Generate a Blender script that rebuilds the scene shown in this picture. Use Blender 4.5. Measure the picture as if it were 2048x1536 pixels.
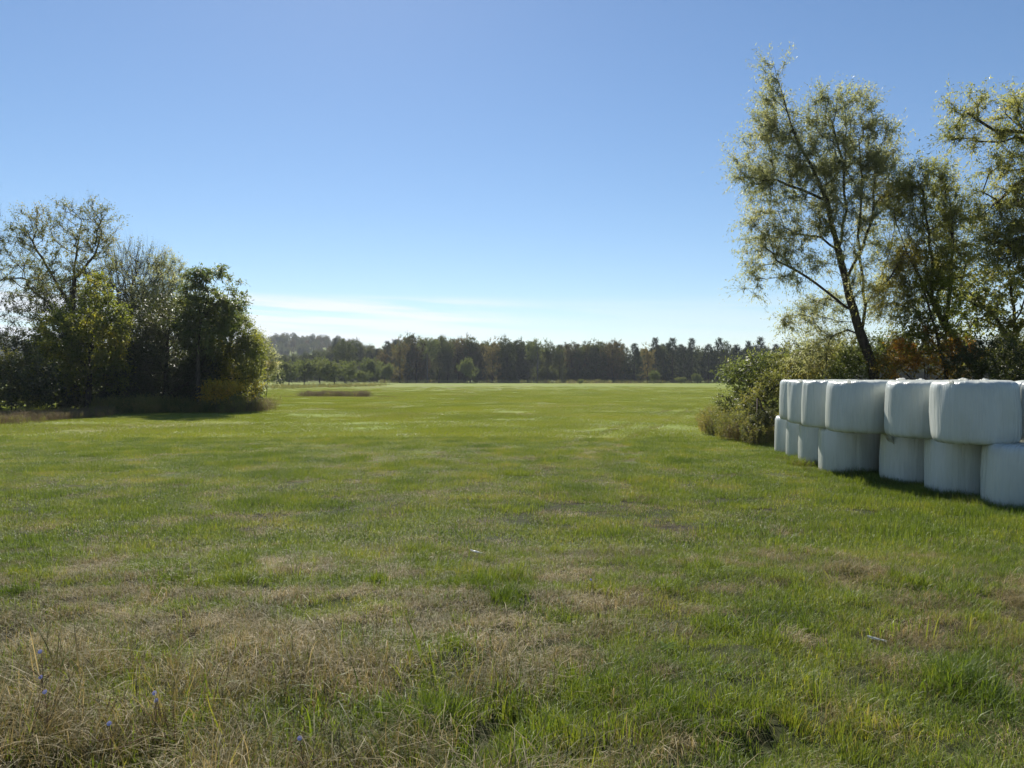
import bpy, math, random
import numpy as np
from mathutils import Vector
R = math.radians
random.seed(7)
rng = np.random.default_rng(7)
sc = bpy.context.scene
for o in list(bpy.data.objects):
    bpy.data.objects.remove(o)
COL = sc.collection

# ------------------------------------------------------------------ camera, sky, sun, exposure
FPX, EYE, HOR = 1500.0, 1.6, 757.0
cam_d = bpy.data.cameras.new('camera'); cam = bpy.data.objects.new('camera', cam_d); COL.objects.link(cam)
cam.location = (0, 0, EYE)
cam.rotation_euler = (R(90) - math.atan((768 - HOR) / FPX), 0, 0)
cam_d.sensor_width = 36; cam_d.lens = 36 * FPX / 2048
cam_d.clip_start = 0.05; cam_d.clip_end = 12000
sc.camera = cam

SUN_EL, SUN_AZ = 42.0, -13.0          # degrees; azimuth measured from straight ahead, to the right
world = bpy.data.worlds.new('World'); sc.world = world; world.use_nodes = True
nt = world.node_tree; nt.nodes.clear()
def N(t, kind, **kw):
    n = t.nodes.new(kind)
    for k, v in kw.items(): setattr(n, k, v)
    return n
def M_(t, op, a, b=None, c=None, clamp=False):
    n = N(t, 'ShaderNodeMath', operation=op, use_clamp=clamp)
    for i, v in enumerate((a, b, c)):
        if v is None: continue
        if isinstance(v, (int, float)): n.inputs[i].default_value = v
        else: t.links.new(v, n.inputs[i])
    return n.outputs[0]
def SM(t, v, a, b):                                     # smooth step of v from a to b
    n = N(t, 'ShaderNodeMapRange', interpolation_type='SMOOTHSTEP')
    t.links.new(v, n.inputs[0]); n.inputs[1].default_value = a; n.inputs[2].default_value = b
    return n.outputs[0]
sky = N(nt, 'ShaderNodeTexSky', sky_type='NISHITA', sun_disc=False, sun_elevation=R(SUN_EL), sun_rotation=R(SUN_AZ),
        altitude=100, air_density=1.0, dust_density=0.12, ozone_density=3.6)
tc = N(nt, 'ShaderNodeTexCoord'); sx = N(nt, 'ShaderNodeSeparateXYZ'); nt.links.new(tc.outputs['Generated'], sx.inputs[0])
X_, Y_, Z_ = sx.outputs
az = M_(nt, 'ARCTAN2', X_, Y_); el = M_(nt, 'ARCSINE', Z_)
cmb = N(nt, 'ShaderNodeCombineXYZ')
nt.links.new(M_(nt, 'MULTIPLY', az, 3.2), cmb.inputs[0])
nt.links.new(M_(nt, 'MULTIPLY', M_(nt, 'ADD', el, M_(nt, 'MULTIPLY', az, 0.045)), 62.0), cmb.inputs[1])
nz = N(nt, 'ShaderNodeTexNoise'); nz.inputs['Scale'].default_value = 1.0; nz.inputs['Detail'].default_value = 6
nz.inputs['Roughness'].default_value = 0.55; nt.links.new(cmb.outputs[0], nz.inputs['Vector'])
wis = SM(nt, nz.outputs[0], 0.36, 0.56)
band = M_(nt, 'MULTIPLY', SM(nt, el, 0.015, 0.05), M_(nt, 'SUBTRACT', 1.0, SM(nt, el, 0.095, 0.112)))
side = M_(nt, 'SUBTRACT', 1.0, M_(nt, 'MULTIPLY', SM(nt, az, -0.12, 0.06), 0.80))
msk = M_(nt, 'MULTIPLY', M_(nt, 'MULTIPLY', wis, band), M_(nt, 'MULTIPLY', side, 0.92), clamp=True)
mxc = N(nt, 'ShaderNodeMix', data_type='RGBA'); nt.links.new(msk, mxc.inputs[0])
hs = N(nt, 'ShaderNodeHueSaturation'); hs.inputs['Saturation'].default_value = 1.07; hs.inputs['Value'].default_value = 1.0
nt.links.new(sky.outputs[0], hs.inputs['Color'])
nt.links.new(hs.outputs[0], mxc.inputs[6]); mxc.inputs[7].default_value = (8.6, 9.0, 9.6, 1)
bg = N(nt, 'ShaderNodeBackground'); bg.inputs['Strength'].default_value = 0.067
nt.links.new(mxc.outputs[2], bg.inputs['Color'])
wo = N(nt, 'ShaderNodeOutputWorld'); nt.links.new(bg.outputs[0], wo.inputs['Surface'])

sd = bpy.data.lights.new('sun', 'SUN'); sd.energy = 5.0; sd.angle = R(0.53); sd.color = (1.0, 0.94, 0.84)
sun = bpy.data.objects.new('sun', sd); COL.objects.link(sun)
sv = Vector((math.sin(R(SUN_AZ)) * math.cos(R(SUN_EL)), math.cos(R(SUN_AZ)) * math.cos(R(SUN_EL)), math.sin(R(SUN_EL))))
sun.rotation_euler = (-sv).to_track_quat('-Z', 'Y').to_euler(); sun.location = sv * 60
vs = sc.view_settings; vs.view_transform = 'Standard'; vs.look = 'None'; vs.exposure = 0.70; vs.gamma = 1.0; vs.use_curve_mapping = False
cy = sc.cycles
cy.max_bounces = 8; cy.diffuse_bounces = 3; cy.glossy_bounces = 2; cy.transmission_bounces = 5; cy.volume_bounces = 0
cy.use_denoising = True
try: cy.denoising_input_passes = 'RGB_ALBEDO_NORMAL'; cy.denoising_prefilter = 'ACCURATE'
except Exception: pass
cy.caustics_reflective = False; cy.caustics_refractive = False

# ------------------------------------------------------------------ noise and ground height
def hsh(ix, iy, s):
    ix = ix.astype(np.int64); iy = iy.astype(np.int64)
    n = (ix * 374761393 + iy * 668265263 + s * 974711) & 0x7fffffff
    n = ((n ^ (n >> 13)) * 1274126177) & 0x7fffffff
    n = ((n ^ (n >> 16)) * 668265263) & 0x7fffffff
    return ((n ^ (n >> 15)) & 0xffffff) / float(0xffffff)
def vn(x, y, s=0):
    x = np.asarray(x, float); y = np.asarray(y, float)
    ix = np.floor(x); iy = np.floor(y); fx = x - ix; fy = y - iy
    fx = fx * fx * (3 - 2 * fx); fy = fy * fy * (3 - 2 * fy)
    a = hsh(ix, iy, s); b = hsh(ix + 1, iy, s); c = hsh(ix, iy + 1, s); d = hsh(ix + 1, iy + 1, s)
    return (a * (1 - fx) + b * fx) * (1 - fy) + (c * (1 - fx) + d * fx) * fy
def fbm(x, y, s=0, o=4):
    t = 0; a = 0.5; m = 0
    for i in range(o):
        t = t + a * vn(x, y, s + i * 17); m += a; a *= 0.5; x = x * 2.03 + 5.1; y = y * 2.03 + 1.7
    return t / m
def ss(v, a, b):
    t = np.clip((np.asarray(v, float) - a) / (b - a), 0, 1); return t * t * (3 - 2 * t)
def holes(x, y): return ss(fbm(x / .24, y / .20, 91, 3), .40, .27) * (1 - ss(np.hypot(x, y), 7.5, 10))
def track_x(y): return 1.2 + 0.30 * np.maximum(0, y - 23) + .02 * y
def ground_z(x, y, fine=True):
    x = np.asarray(x, float); y = np.asarray(y, float)
    z = -0.8 * ss(y, 2.0, 13.5) + 0.68 * ss(y, 130, 300)
    z = z + 0.10 * (fbm(x / 14, y / 14, 3, 2) - 0.5) * ss(y, 8, 40) + 0.5 * (fbm(x / 60, y / 60, 9, 2) - 0.5) * ss(y, 70, 140)*(1-ss(y,200,290))
    if fine:
        f = 1 - ss(np.hypot(x, y), 8, 17)
        z = z + f * (0.12 * (fbm(x / 1.1, y / 1.1, 21, 3) - 0.5) + 0.10 * (fbm(x / 0.36, y / 0.36, 31, 2) - 0.5) * (1 - ss(np.hypot(x, y), 7.5, 10))) - .05 * holes(x, y)
        # faint wheel tracks curving away past the stack
        for off in (-0.9, 0.9):
            cx = track_x(y) + off
            z = z - 0.045 * np.exp(-((x - cx) / 0.22) ** 2) * ss(y, 8, 14)
    return z
def gz(x, y): return float(ground_z(np.array([x]), np.array([y]))[0])
def dryness(x, y):
    """0 = fresh green, 1 = dry straw: mown patches, more of it near and to the left"""
    n = fbm(x / 1.1, y / 1.1, 51, 4); n2 = fbm(x / 7.0, y / 5.0, 71, 3)
    d = np.hypot(x, y)
    bias = 0.0 * d + 0.020 * (1 - ss(d, 8, 16)) - 0.015 * ss(d, 8, 14) - 0.05 * ss(d, 12, 30) + 0.075 * (1 - ss(x, -2.4, 0.3)) * (1 - ss(d, 4.2, 8.5)) - 0.10 * ss(x, 3, 8) * ss(y, 8, 12) - 0.06*ss(x,-.6,1.2)*(1-ss(x,2.5,4))*(1-ss(d,5,8))
    n3 = fbm(x / 0.38, y / 0.30, 83, 3)
    f = ss(d, 22, 45); v = (0.22 * n + 0.12 * n2 + 0.66 * n3) * (1 - f) + f * (.3 * n + .7 * n2) + bias
    tr = 0
    for off in (-0.85, 0.85):
        tr = tr + np.exp(-((x - track_x(y) - off) / 0.24) ** 2) * ss(y, 15, 20) * (1 - ss(y, 55, 80)) * (0.35 + .65 * vn(x * .7, y * .5, 7))
    return np.clip(ss(v, 0.505, 0.585) * 0.86 + 0.03 + .45 * tr, 0, 1)
def P(px, py, d):
    return np.array([(px - 1024) / FPX * d, d, EYE - (py - HOR) / FPX * d])

# ------------------------------------------------------------------ materials
def new_mat(name):
    m = bpy.data.materials.new(name); m.use_nodes = True; m.node_tree.nodes.clear(); return m, m.node_tree
def ramp(t, fac, cols):
    r = N(t, 'ShaderNodeValToRGB'); e = r.color_ramp.elements
    while len(e) < len(cols): e.new(0.5)
    for i, (p, c) in enumerate(cols): e[i].position = p; e[i].color = (*c, 1)
    t.links.new(fac, r.inputs[0]); return r.outputs[0]
def mixc(t, f, a, b, mode='MIX'):
    n = N(t, 'ShaderNodeMix', data_type='RGBA', blend_type=mode)
    for i, v in ((0, f), (6, a), (7, b)):
        if isinstance(v, (int, float)): n.inputs[i].default_value = v
        elif isinstance(v, tuple): n.inputs[i].default_value = (*v, 1)
        else: t.links.new(v, n.inputs[i])
    return n.outputs[2]
def leaf_mat(name, cols, trans=0.4, rough=0.42, spec=0.5, tcol=(1.25, 1.2, 0.6), patch=None):
    m, t = new_mat(name)
    at = N(t, 'ShaderNodeAttribute', attribute_name='rnd')
    fac = at.outputs['Fac']
    if patch:
        g = N(t, 'ShaderNodeNewGeometry'); n = N(t, 'ShaderNodeTexNoise'); n.inputs['Scale'].default_value = patch
        n.inputs['Detail'].default_value = 2; t.links.new(g.outputs['Position'], n.inputs['Vector'])
        fac = M_(t, 'ADD', M_(t, 'MULTIPLY', fac, 0.55), M_(t, 'SUBTRACT', M_(t, 'MULTIPLY', n.outputs[0], 1.5), 0.52), clamp=True)
    c = ramp(t, fac, cols)
    p = N(t, 'ShaderNodeBsdfPrincipled'); t.links.new(c, p.inputs['Base Color'])
    p.inputs['Roughness'].default_value = rough; p.inputs['Specular IOR Level'].default_value = spec
    tr = N(t, 'ShaderNodeBsdfTranslucent'); t.links.new(mixc(t, 1.0, c, tcol, 'MULTIPLY'), tr.inputs['Color'])
    mx = N(t, 'ShaderNodeMixShader'); mx.inputs[0].default_value = trans
    t.links.new(p.outputs[0], mx.inputs[1]); t.links.new(tr.outputs[0], mx.inputs[2])
    o = N(t, 'ShaderNodeOutputMaterial'); t.links.new(mx.outputs[0], o.inputs[0]); return m
def bark_mat(name, a, b):
    m, t = new_mat(name)
    g = N(t, 'ShaderNodeTexCoord'); mp = N(t, 'ShaderNodeMapping'); mp.inputs['Scale'].default_value = (9, 9, 1.6)
    t.links.new(g.outputs['Object'], mp.inputs[0])
    n = N(t, 'ShaderNodeTexNoise'); n.inputs['Scale'].default_value = 2.2; n.inputs['Detail'].default_value = 5
    t.links.new(mp.outputs[0], n.inputs['Vector'])
    p = N(t, 'ShaderNodeBsdfPrincipled'); p.inputs['Roughness'].default_value = 0.9; p.inputs['Specular IOR Level'].default_value = .2
    t.links.new(ramp(t, n.outputs[0], [(0.3, a), (0.7, b)]), p.inputs['Base Color'])
    bp = N(t, 'ShaderNodeBump'); bp.inputs['Strength'].default_value = 0.7; bp.inputs['Distance'].default_value = 0.03
    t.links.new(n.outputs[0], bp.inputs['Height']); t.links.new(bp.outputs[0], p.inputs['Normal'])
    o = N(t, 'ShaderNodeOutputMaterial'); t.links.new(p.outputs[0], o.inputs[0]); return m

MT = {}
MT['bark'] = bark_mat('bark', (0.028, 0.022, 0.018), (0.075, 0.062, 0.050))
MT['bark_grey'] = bark_mat('grey_bark', (0.06, 0.055, 0.05), (0.13, 0.12, 0.11))
MT['willow'] = leaf_mat('willow_leaf', [(0, (0.105, 0.120, 0.062)), (0.5, (0.150, 0.165, 0.086)), (0.85, (0.19, 0.193, 0.100)), (1, (0.26, 0.225, 0.08))], 0.62, 0.45, 0.55, tcol=(2.7, 2.6, 1.95), patch=0.45)
MT['gold'] = leaf_mat('golden_willow_leaf', [(0, (0.100, 0.116, 0.048)), (0.5, (0.150, 0.162, 0.064)), (0.85, (0.20, 0.195, 0.072)), (1, (0.29, 0.24, 0.06))], 0.62, 0.45, 0.5, tcol=(2.6, 2.5, 1.5), patch=0.45)
MT['olive'] = leaf_mat('olive_leaf', [(0, (0.070, 0.085, 0.032)), (0.6, (0.12, 0.135, 0.050)), (1, (0.20, 0.18, 0.055))], 0.5, 0.5, 0.4, tcol=(2.2, 2.05, 1.0), patch=0.35)
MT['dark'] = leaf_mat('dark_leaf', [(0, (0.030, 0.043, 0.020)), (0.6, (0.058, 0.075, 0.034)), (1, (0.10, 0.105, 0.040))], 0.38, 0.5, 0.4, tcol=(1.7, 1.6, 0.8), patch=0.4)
MT['yellowgreen'] = leaf_mat('yellow_green_leaf', [(0, (0.072, 0.096, 0.026)), (0.5, (0.130, 0.152, 0.036)), (0.85, (0.22, 0.21, 0.040)), (1, (0.34, 0.25, 0.04))], 0.56, 0.5, 0.4, tcol=(2.0, 1.95, 0.9), patch=0.4)
MT['yellow'] = leaf_mat('yellow_leaf', [(0, (0.20, 0.19, 0.03)), (0.6, (0.42, 0.32, 0.04)), (1, (0.52, 0.30, 0.04))], 0.5, 0.5, 0.4, tcol=(1.6, 1.5, .8))
MT['autumn'] = leaf_mat('autumn_leaf', [(0, (0.075, 0.080, 0.024)), (0.45, (0.15, 0.125, 0.030)), (0.8, (0.26, 0.15, 0.035)), (1, (0.33, 0.12, 0.03))], 0.5, 0.5, 0.35, tcol=(2.0, 1.7, .8), patch=0.9)
MT['broad'] = leaf_mat('broad_green_leaf', [(0, (0.060, 0.082, 0.030)), (0.6, (0.105, 0.130, 0.048)), (1, (0.18, 0.185, 0.065))], 0.48, 0.48, 0.5, tcol=(2.0, 2.0, 1.0), patch=0.4)
FT = (1.9, 1.8, 0.9)
MT['far_a'] = leaf_mat('far_green_leaf', [(0, (0.036, 0.050, 0.022)), (0.5, (0.062, 0.080, 0.032)), (1, (0.11, 0.12, 0.042))], 0.35, 0.75, 0.12, tcol=FT, patch=0.09)
MT['far_b'] = leaf_mat('far_rusty_leaf', [(0, (0.036, 0.044, 0.022)), (0.5, (0.066, 0.066, 0.030)), (1, (0.14, 0.10, 0.042))], 0.35, 0.75, 0.12, tcol=FT, patch=0.09)
MT['far_c'] = leaf_mat('far_tan_leaf', [(0, (0.07, 0.065, 0.03)), (0.5, (0.14, 0.12, 0.045)), (1, (0.22, 0.17, 0.06))], 0.35, 0.75, 0.12, tcol=FT, patch=0.09)
MT['far_d'] = leaf_mat('far_pine_needle', [(0, (0.020, 0.034, 0.018)), (0.6, (0.036, 0.054, 0.028)), (1, (0.06, 0.076, 0.034))], 0.15, 0.8, 0.1)
MT['far_e'] = leaf_mat('far_willow_leaf', [(0, (0.060, 0.082, 0.028)), (0.5, (0.10, 0.130, 0.044)), (1, (0.16, 0.18, 0.058))], 0.4, 0.7, 0.2, tcol=FT, patch=0.15)
MT['weed'] = leaf_mat('weed_leaf', [(0, (0.075, 0.095, 0.030)), (0.45, (0.145, 0.160, 0.050)), (0.75, (0.24, 0.22, 0.075)), (1, (0.26, 0.19, 0.08))], 0.48, 0.55, 0.3, tcol=(1.5,1.45,.8), patch=0.8)
MT['brown_weed'] = leaf_mat('dry_weed_leaf', [(0, (0.085, 0.070, 0.036)), (0.5, (0.16, 0.125, 0.068)), (1, (0.25, 0.20, 0.11))], 0.3, 0.6, 0.3, tcol=(1.1, 1, .8), patch=0.6)
MT['green_blade'] = leaf_mat('green_grass_blade', [(0, (0.068, 0.112, 0.020)), (0.5, (0.135, 0.190, 0.032)), (0.82, (0.215, 0.245, 0.048)), (1, (0.30, 0.26, 0.10))], 0.46, 0.48, 0.28, tcol=(1.35, 1.3, 0.5), patch=0.9)
MT['green_blade_far'] = leaf_mat('field_grass_blade', [(0, (0.12, 0.160, 0.026)), (0.5, (0.190, 0.230, 0.038)), (0.82, (0.225, 0.25, 0.050)), (1, (0.25, 0.25, 0.065))], 0.46, 0.45, 0.35, tcol=(1.35, 1.3, 0.5), patch=0.12)
MT['straw_blade'] = leaf_mat('straw_grass_blade', [(0, (0.09, 0.10, 0.03)), (0.35, (0.165, 0.145, 0.062)), (0.7, (0.31, 0.25, 0.13)), (1, (0.52, 0.44, 0.27))], 0.34, 0.6, 0.22, tcol=(1.3, 1.18, 0.8), patch=1.4)
MT['stalk'] = bark_mat('dry_stalk', (0.10, 0.06, 0.035), (0.22, 0.14, 0.08))
MT['film'] = leaf_mat('white_film_and_glint', [(0, (0.70, 0.71, 0.69)), (1, (0.82, 0.83, 0.80))], 0.35, 0.3, 0.5, tcol=(1.1, 1.1, 1.08))
MT['broad_weed'] = leaf_mat('broad_weed_leaf', [(0, (0.05, 0.085, 0.02)), (1, (0.11, 0.16, 0.035))], 0.4, 0.85, 0.08, tcol=(1.5, 1.5, .6))
MT['petal'] = leaf_mat('chicory_petal', [(0, (0.44, 0.42, 0.70)), (1, (0.60, 0.57, 0.80))], 0.35, 0.6, 0.2, tcol=(1, 1, 1))

def ground_material():
    m, t = new_mat('field_ground')
    g = N(t, 'ShaderNodeNewGeometry'); pos = g.outputs['Position']
    dry = N(t, 'ShaderNodeAttribute', attribute_name='dry').outputs['Fac']
    near = N(t, 'ShaderNodeAttribute', attribute_name='near').outputs['Fac']
    def noise(s, d=4, sc_=(1, 1, 1)):
        mp = N(t, 'ShaderNodeMapping'); mp.inputs['Scale'].default_value = sc_; t.links.new(pos, mp.inputs[0])
        n = N(t, 'ShaderNodeTexNoise'); n.inputs['Scale'].default_value = s; n.inputs['Detail'].default_value = d
        t.links.new(mp.outputs[0], n.inputs['Vector']); return n.outputs[0]
    n1 = noise(5.0, 6); n2 = noise(0.09, 4); n3 = noise(0.8, 5, (0.35, 1, 1)); n4 = noise(0.022, 3)
    green = ramp(t, n1, [(0.3, (0.105, 0.150, 0.026)), (0.55, (0.165, 0.215, 0.036)), (0.75, (0.225, 0.255, 0.055))])
    green = mixc(t, SM(t, n2, 0.38, 0.66), green, (0.195, 0.222, 0.042))
    green = mixc(t, M_(t, 'MULTIPLY', SM(t, n4, 0.5, 0.68), 0.45), green, (0.23, 0.205, 0.058))
    green = mixc(t, M_(t, 'MULTIPLY', SM(t, n3, 0.52, 0.72), 0.45), green, (0.11, 0.155, 0.028))
    strawc = ramp(t, n1, [(0.3, (0.08, 0.062, 0.035)), (0.6, (0.17, 0.135, 0.078)), (0.8, (0.25, 0.205, 0.125))])
    far = mixc(t, M_(t, 'MULTIPLY', dry, 0.55), green, strawc)
    soil = ramp(t, n1, [(0.35, (0.020, 0.016, 0.009)), (0.7, (0.055, 0.046, 0.024))])
    soil = mixc(t, M_(t, 'MULTIPLY', M_(t, 'SUBTRACT', 1.0, dry), 0.55), soil, (0.030, 0.045, 0.012))
    c = mixc(t, near, far, soil)
    p = N(t, 'ShaderNodeBsdfPrincipled'); p.inputs['Roughness'].default_value = 0.95; p.inputs['Specular IOR Level'].default_value = 0.1
    t.links.new(c, p.inputs['Base Color'])
    bp = N(t, 'ShaderNodeBump'); bp.inputs['Strength'].default_value = 0.6; bp.inputs['Distance'].default_value = 0.06
    t.links.new(M_(t, 'ADD', n1, n3), bp.inputs['Height']); t.links.new(bp.outputs[0], p.inputs['Normal'])
    o = N(t, 'ShaderNodeOutputMaterial'); t.links.new(p.outputs[0], o.inputs[0]); return m

def wrap_material():
    m, t = new_mat('white_bale_wrap')
    tcx = N(t, 'ShaderNodeTexCoord'); oi = N(t, 'ShaderNodeObjectInfo')
    sx = N(t, 'ShaderNodeSeparateXYZ'); t.links.new(tcx.outputs['Object'], sx.inputs[0])
    a = M_(t, 'ARCTAN2', sx.outputs[1], sx.outputs[0])
    cb = N(t, 'ShaderNodeCombineXYZ')
    t.links.new(M_(t, 'MULTIPLY', M_(t, 'SINE', a), 12.0), cb.inputs[0]); t.links.new(M_(t, 'MULTIPLY', M_(t, 'COSINE', a), 12.0), cb.inputs[1])
    t.links.new(M_(t, 'ADD', M_(t, 'MULTIPLY', sx.outputs[2], 1.3), M_(t, 'MULTIPLY', oi.outputs['Random'], 40)), cb.inputs[2])
    def nz(s, d, rg=0.55):
        n = N(t, 'ShaderNodeTexNoise'); n.inputs['Scale'].default_value = s; n.inputs['Detail'].default_value = d
        n.inputs['Roughness'].default_value = rg; t.links.new(cb.outputs[0], n.inputs['Vector']); return n.outputs[0]
    fine = nz(1.6, 6); coarse = nz(0.35, 3)
    dirt = N(t, 'ShaderNodeTexNoise'); dirt.inputs['Scale'].default_value = 1.7; dirt.inputs['Detail'].default_value = 6
    t.links.new(tcx.outputs['Object'], dirt.inputs['Vector'])
    col = mixc(t, M_(t, 'MULTIPLY', SM(t, dirt.outputs[0], 0.45, 0.75), 0.30), (0.55, 0.58, 0.54), (0.38, 0.40, 0.355))
    low = M_(t, 'MULTIPLY', M_(t, 'SUBTRACT', 1.0, SM(t, sx.outputs[2], 0.0, 0.35)), SM(t, dirt.outputs[0], 0.42, 0.62))
    col = mixc(t, M_(t, 'MULTIPLY', low, 0.45), col, (0.26, 0.25, 0.17))
    col = mixc(t, M_(t, 'MULTIPLY', SM(t, fine, 0.5, 0.7), 0.38), col, (0.45, 0.475, 0.44))
    p = N(t, 'ShaderNodeBsdfPrincipled'); t.links.new(col, p.inputs['Base Color'])
    t.links.new(M_(t, 'ADD', M_(t, 'MULTIPLY', coarse, 0.30), 0.12), p.inputs['Roughness'])
    p.inputs['Specular IOR Level'].default_value = 0.5
    bp = N(t, 'ShaderNodeBump'); bp.inputs['Strength'].default_value = 0.6; bp.inputs['Distance'].default_value = 0.022
    t.links.new(M_(t, 'ADD', fine, M_(t, 'MULTIPLY', coarse, 2.0)), bp.inputs['Height']); t.links.new(bp.outputs[0], p.inputs['Normal'])
    tr = N(t, 'ShaderNodeBsdfTranslucent'); tr.inputs[0].default_value = (0.8, 0.8, 0.74, 1)
    mx = N(t, 'ShaderNodeMixShader'); mx.inputs[0].default_value = 0.04
    t.links.new(p.outputs[0], mx.inputs[1]); t.links.new(tr.outputs[0], mx.inputs[2])
    o = N(t, 'ShaderNodeOutputMaterial'); t.links.new(mx.outputs[0], o.inputs[0]); return m
MT['ground'] = ground_material(); MT['wrap'] = wrap_material()

# ------------------------------------------------------------------ mesh helpers
def mesh_np(name, V, F, mat, rnd=None, smooth=False):
    """V (n,3), F (m,k) all faces of k corners"""
    V = np.asarray(V, np.float32); F = np.asarray(F, np.int32); k = F.shape[1]
    me = bpy.data.meshes.new(name)
    me.vertices.add(len(V)); me.vertices.foreach_set('co', V.ravel())
    me.loops.add(F.size); me.loops.foreach_set('vertex_index', F.ravel())
    me.polygons.add(len(F)); me.polygons.foreach_set('loop_start', np.arange(0, F.size, k, dtype=np.int32))
    if smooth: me.polygons.foreach_set('use_smooth', np.ones(len(F), bool))
    if rnd is not None:
        a = me.attributes.new('rnd', 'FLOAT', 'FACE'); a.data.foreach_set('value', np.asarray(rnd, np.float32))
    me.materials.append(mat); me.update(calc_edges=True); return me
def tag(o, label=None, cat=None, group=None, kind=None):
    if label: o['label'] = label
    if cat: o['category'] = cat
    if group: o['group'] = group
    if kind: o['kind'] = kind
    return o
def link(name, me, parent=None, loc=(0, 0, 0)):
    o = bpy.data.objects.new(name, me); COL.objects.link(o)
    if parent: o.parent = parent
    else: o.location = loc
    return o
def empty(name, loc, label, cat, group=None):
    o = bpy.data.objects.new(name, None); COL.objects.link(o); o.location = loc; o.empty_display_size = .3
    return tag(o, label, cat, group)
def unit(v):
    return v / np.maximum(np.linalg.norm(v, axis=-1, keepdims=True), 1e-9)
def leaf_geo(C, A, L, W, up=None, bend=0.0):
    """C bases, A axes, L lengths, W widths -> diamond leaves with a bent tip"""
    n = len(C); A = unit(A)
    r = unit(rng.normal(size=(n, 3)) if up is None else up + 0.55 * rng.normal(size=(n, 3)))
    S = unit(np.cross(A, r)); L = L[:, None]; W = W[:, None]; Nn = np.cross(S, A)
    a = C; b = C + A * L * 0.45 + S * W * 0.5 + Nn * L * 0.06; c = C + A * L; d = C + A * L * 0.45 - S * W * 0.5 + Nn * L * 0.06
    if bend: c = c + np.array([0, 0, -bend]) * L
    V = np.stack([a, b, c, d], 1).reshape(-1, 3); F = np.arange(4 * n).reshape(n, 4)
    return V, F

# ------------------------------------------------------------------ tree growing
def resample(poly, step):
    poly = np.array(poly, float); out = [poly[0]]
    for a, b in zip(poly[:-1], poly[1:]):
        n = max(1, int(np.linalg.norm(b - a) / step))
        for i in range(1, n + 1): out.append(a + (b - a) * i / n)
    return np.array(out)
def grow(limbs, pts, step=0.4, wob=0.12, upw=0.6, radii=None):
    """limbs: polylines (first starts at the base, others start near an earlier node); pts: twig tips to reach"""
    cap = 200 + sum(len(l) for l in limbs) * 60 + len(pts) * 12
    X = np.zeros((cap, 3)); par = np.full(cap, -1); D = np.zeros((cap, 3)); n = 0
    for li, l in enumerate(limbs):
        q = resample(l, step)
        if li == 0: p = -1; st = 0
        else:
            p = int(np.argmin(np.linalg.norm(X[:n] - q[0], axis=1))); st = 1
        for i in range(st, len(q)):
            X[n] = q[i] + (rng.normal(size=3) * wob * 0.35 * step if i else 0); par[n] = p
            D[n] = unit(X[n] - X[p]) if p >= 0 else (0, 0, 1)
            p = n; n += 1
    base_n = n
    d0 = np.array([np.min(np.linalg.norm(X[:n] - q, axis=1)) for q in pts])
    tips = []
    lo = X[0, 2] + 0.12 * (pts[:, 2].max() - X[0, 2])
    for k in np.argsort(d0):
        q = pts[k]; v = q - X[:n]; dist = np.linalg.norm(v, axis=1)
        cost = dist + upw * np.maximum(0, X[:n, 2] - q[2] + 0.35 * dist) + 3.0 * (X[:n, 2] < min(lo, q[2] - .3)) - 0.35 * dist * np.einsum('ij,ij->i', v, D[:n]) / np.maximum(dist, .01)
        j = int(np.argmin(cost)); L = dist[j]; m = max(1, int(round(L / step))); p = j; a = X[j].copy(); t0 = D[j] * 0.5 + unit(q - a) * 0.5 + np.array([0, 0, 0.15])
        for i in range(1, m + 1):
            s = i / m
            X[n] = a + t0 * L * s * (1 - s) * 0.55 + (q - a) * s + (rng.normal(size=3) * wob * step if i < m else 0)
            par[n] = p; D[n] = unit(X[n] - X[p]); p = n; n += 1
            if n >= cap - 2: break
        tips.append(p)
        if n >= cap - 2: break
    X = X[:n]; par = par[:n]; D = D[:n]
    w = np.zeros(n); w[tips] += 1
    for i in range(n - 1, 0, -1):
        if par[i] >= 0: w[par[i]] += max(w[i], 0.5)
    w = np.maximum(w, 0.5)
    return X, par, D, w, np.array(tips)
def tubes(X, par, rad, rmin=0.0, sides=lambda r: 6 if r > 0.05 else (4 if r > 0.02 else 3)):
    n = len(X); ch = [[] for _ in range(n)]
    for i in range(1, n):
        if par[i] >= 0: ch[par[i]].append(i)
    starts = [(-1, 0)]; V = []; F = []; nv = 0
    while starts:
        p, i = starts.pop()
        path = [i] if p < 0 else [p, i]
        while ch[i]:
            c = sorted(ch[i], key=lambda c: -rad[c]); i = c[0]; path.append(i)
            starts += [(path[-2], x) for x in c[1:]]
        if rad[path[1] if len(path) > 1 else 0] < rmin: continue
        k = sides(rad[path[1]] if len(path) > 1 else rad[path[0]])
        pts = X[path]; rr = rad[path].copy()
        if p >= 0: rr[0] = min(rr[0], rr[1] * 1.15)
        rr[-1] *= 0.5
        T = unit(np.gradient(pts, axis=0)) if len(pts) > 1 else np.array([[0, 0, 1.]])
        u = np.cross(T[0], [0.31, 0.95, 0.05]); u = u / (np.linalg.norm(u) + 1e-9)
        ang = np.arange(k) * 2 * math.pi / k; rings = []
        for a, t, r in zip(pts, T, rr):
            u = u - t * np.dot(u, t); u = u / (np.linalg.norm(u) + 1e-9); v = np.cross(t, u)
            rings.append(a + r * (np.cos(ang)[:, None] * u + np.sin(ang)[:, None] * v))
        V.append(np.concatenate(rings)); m = len(pts)
        for j in range(m - 1):
            o = nv + j * k
            for q in range(k): F.append((o + q, o + (q + 1) % k, o + k + (q + 1) % k, o + k + q))
        nv += m * k
    return np.concatenate(V), np.array(F, np.int32)
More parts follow.
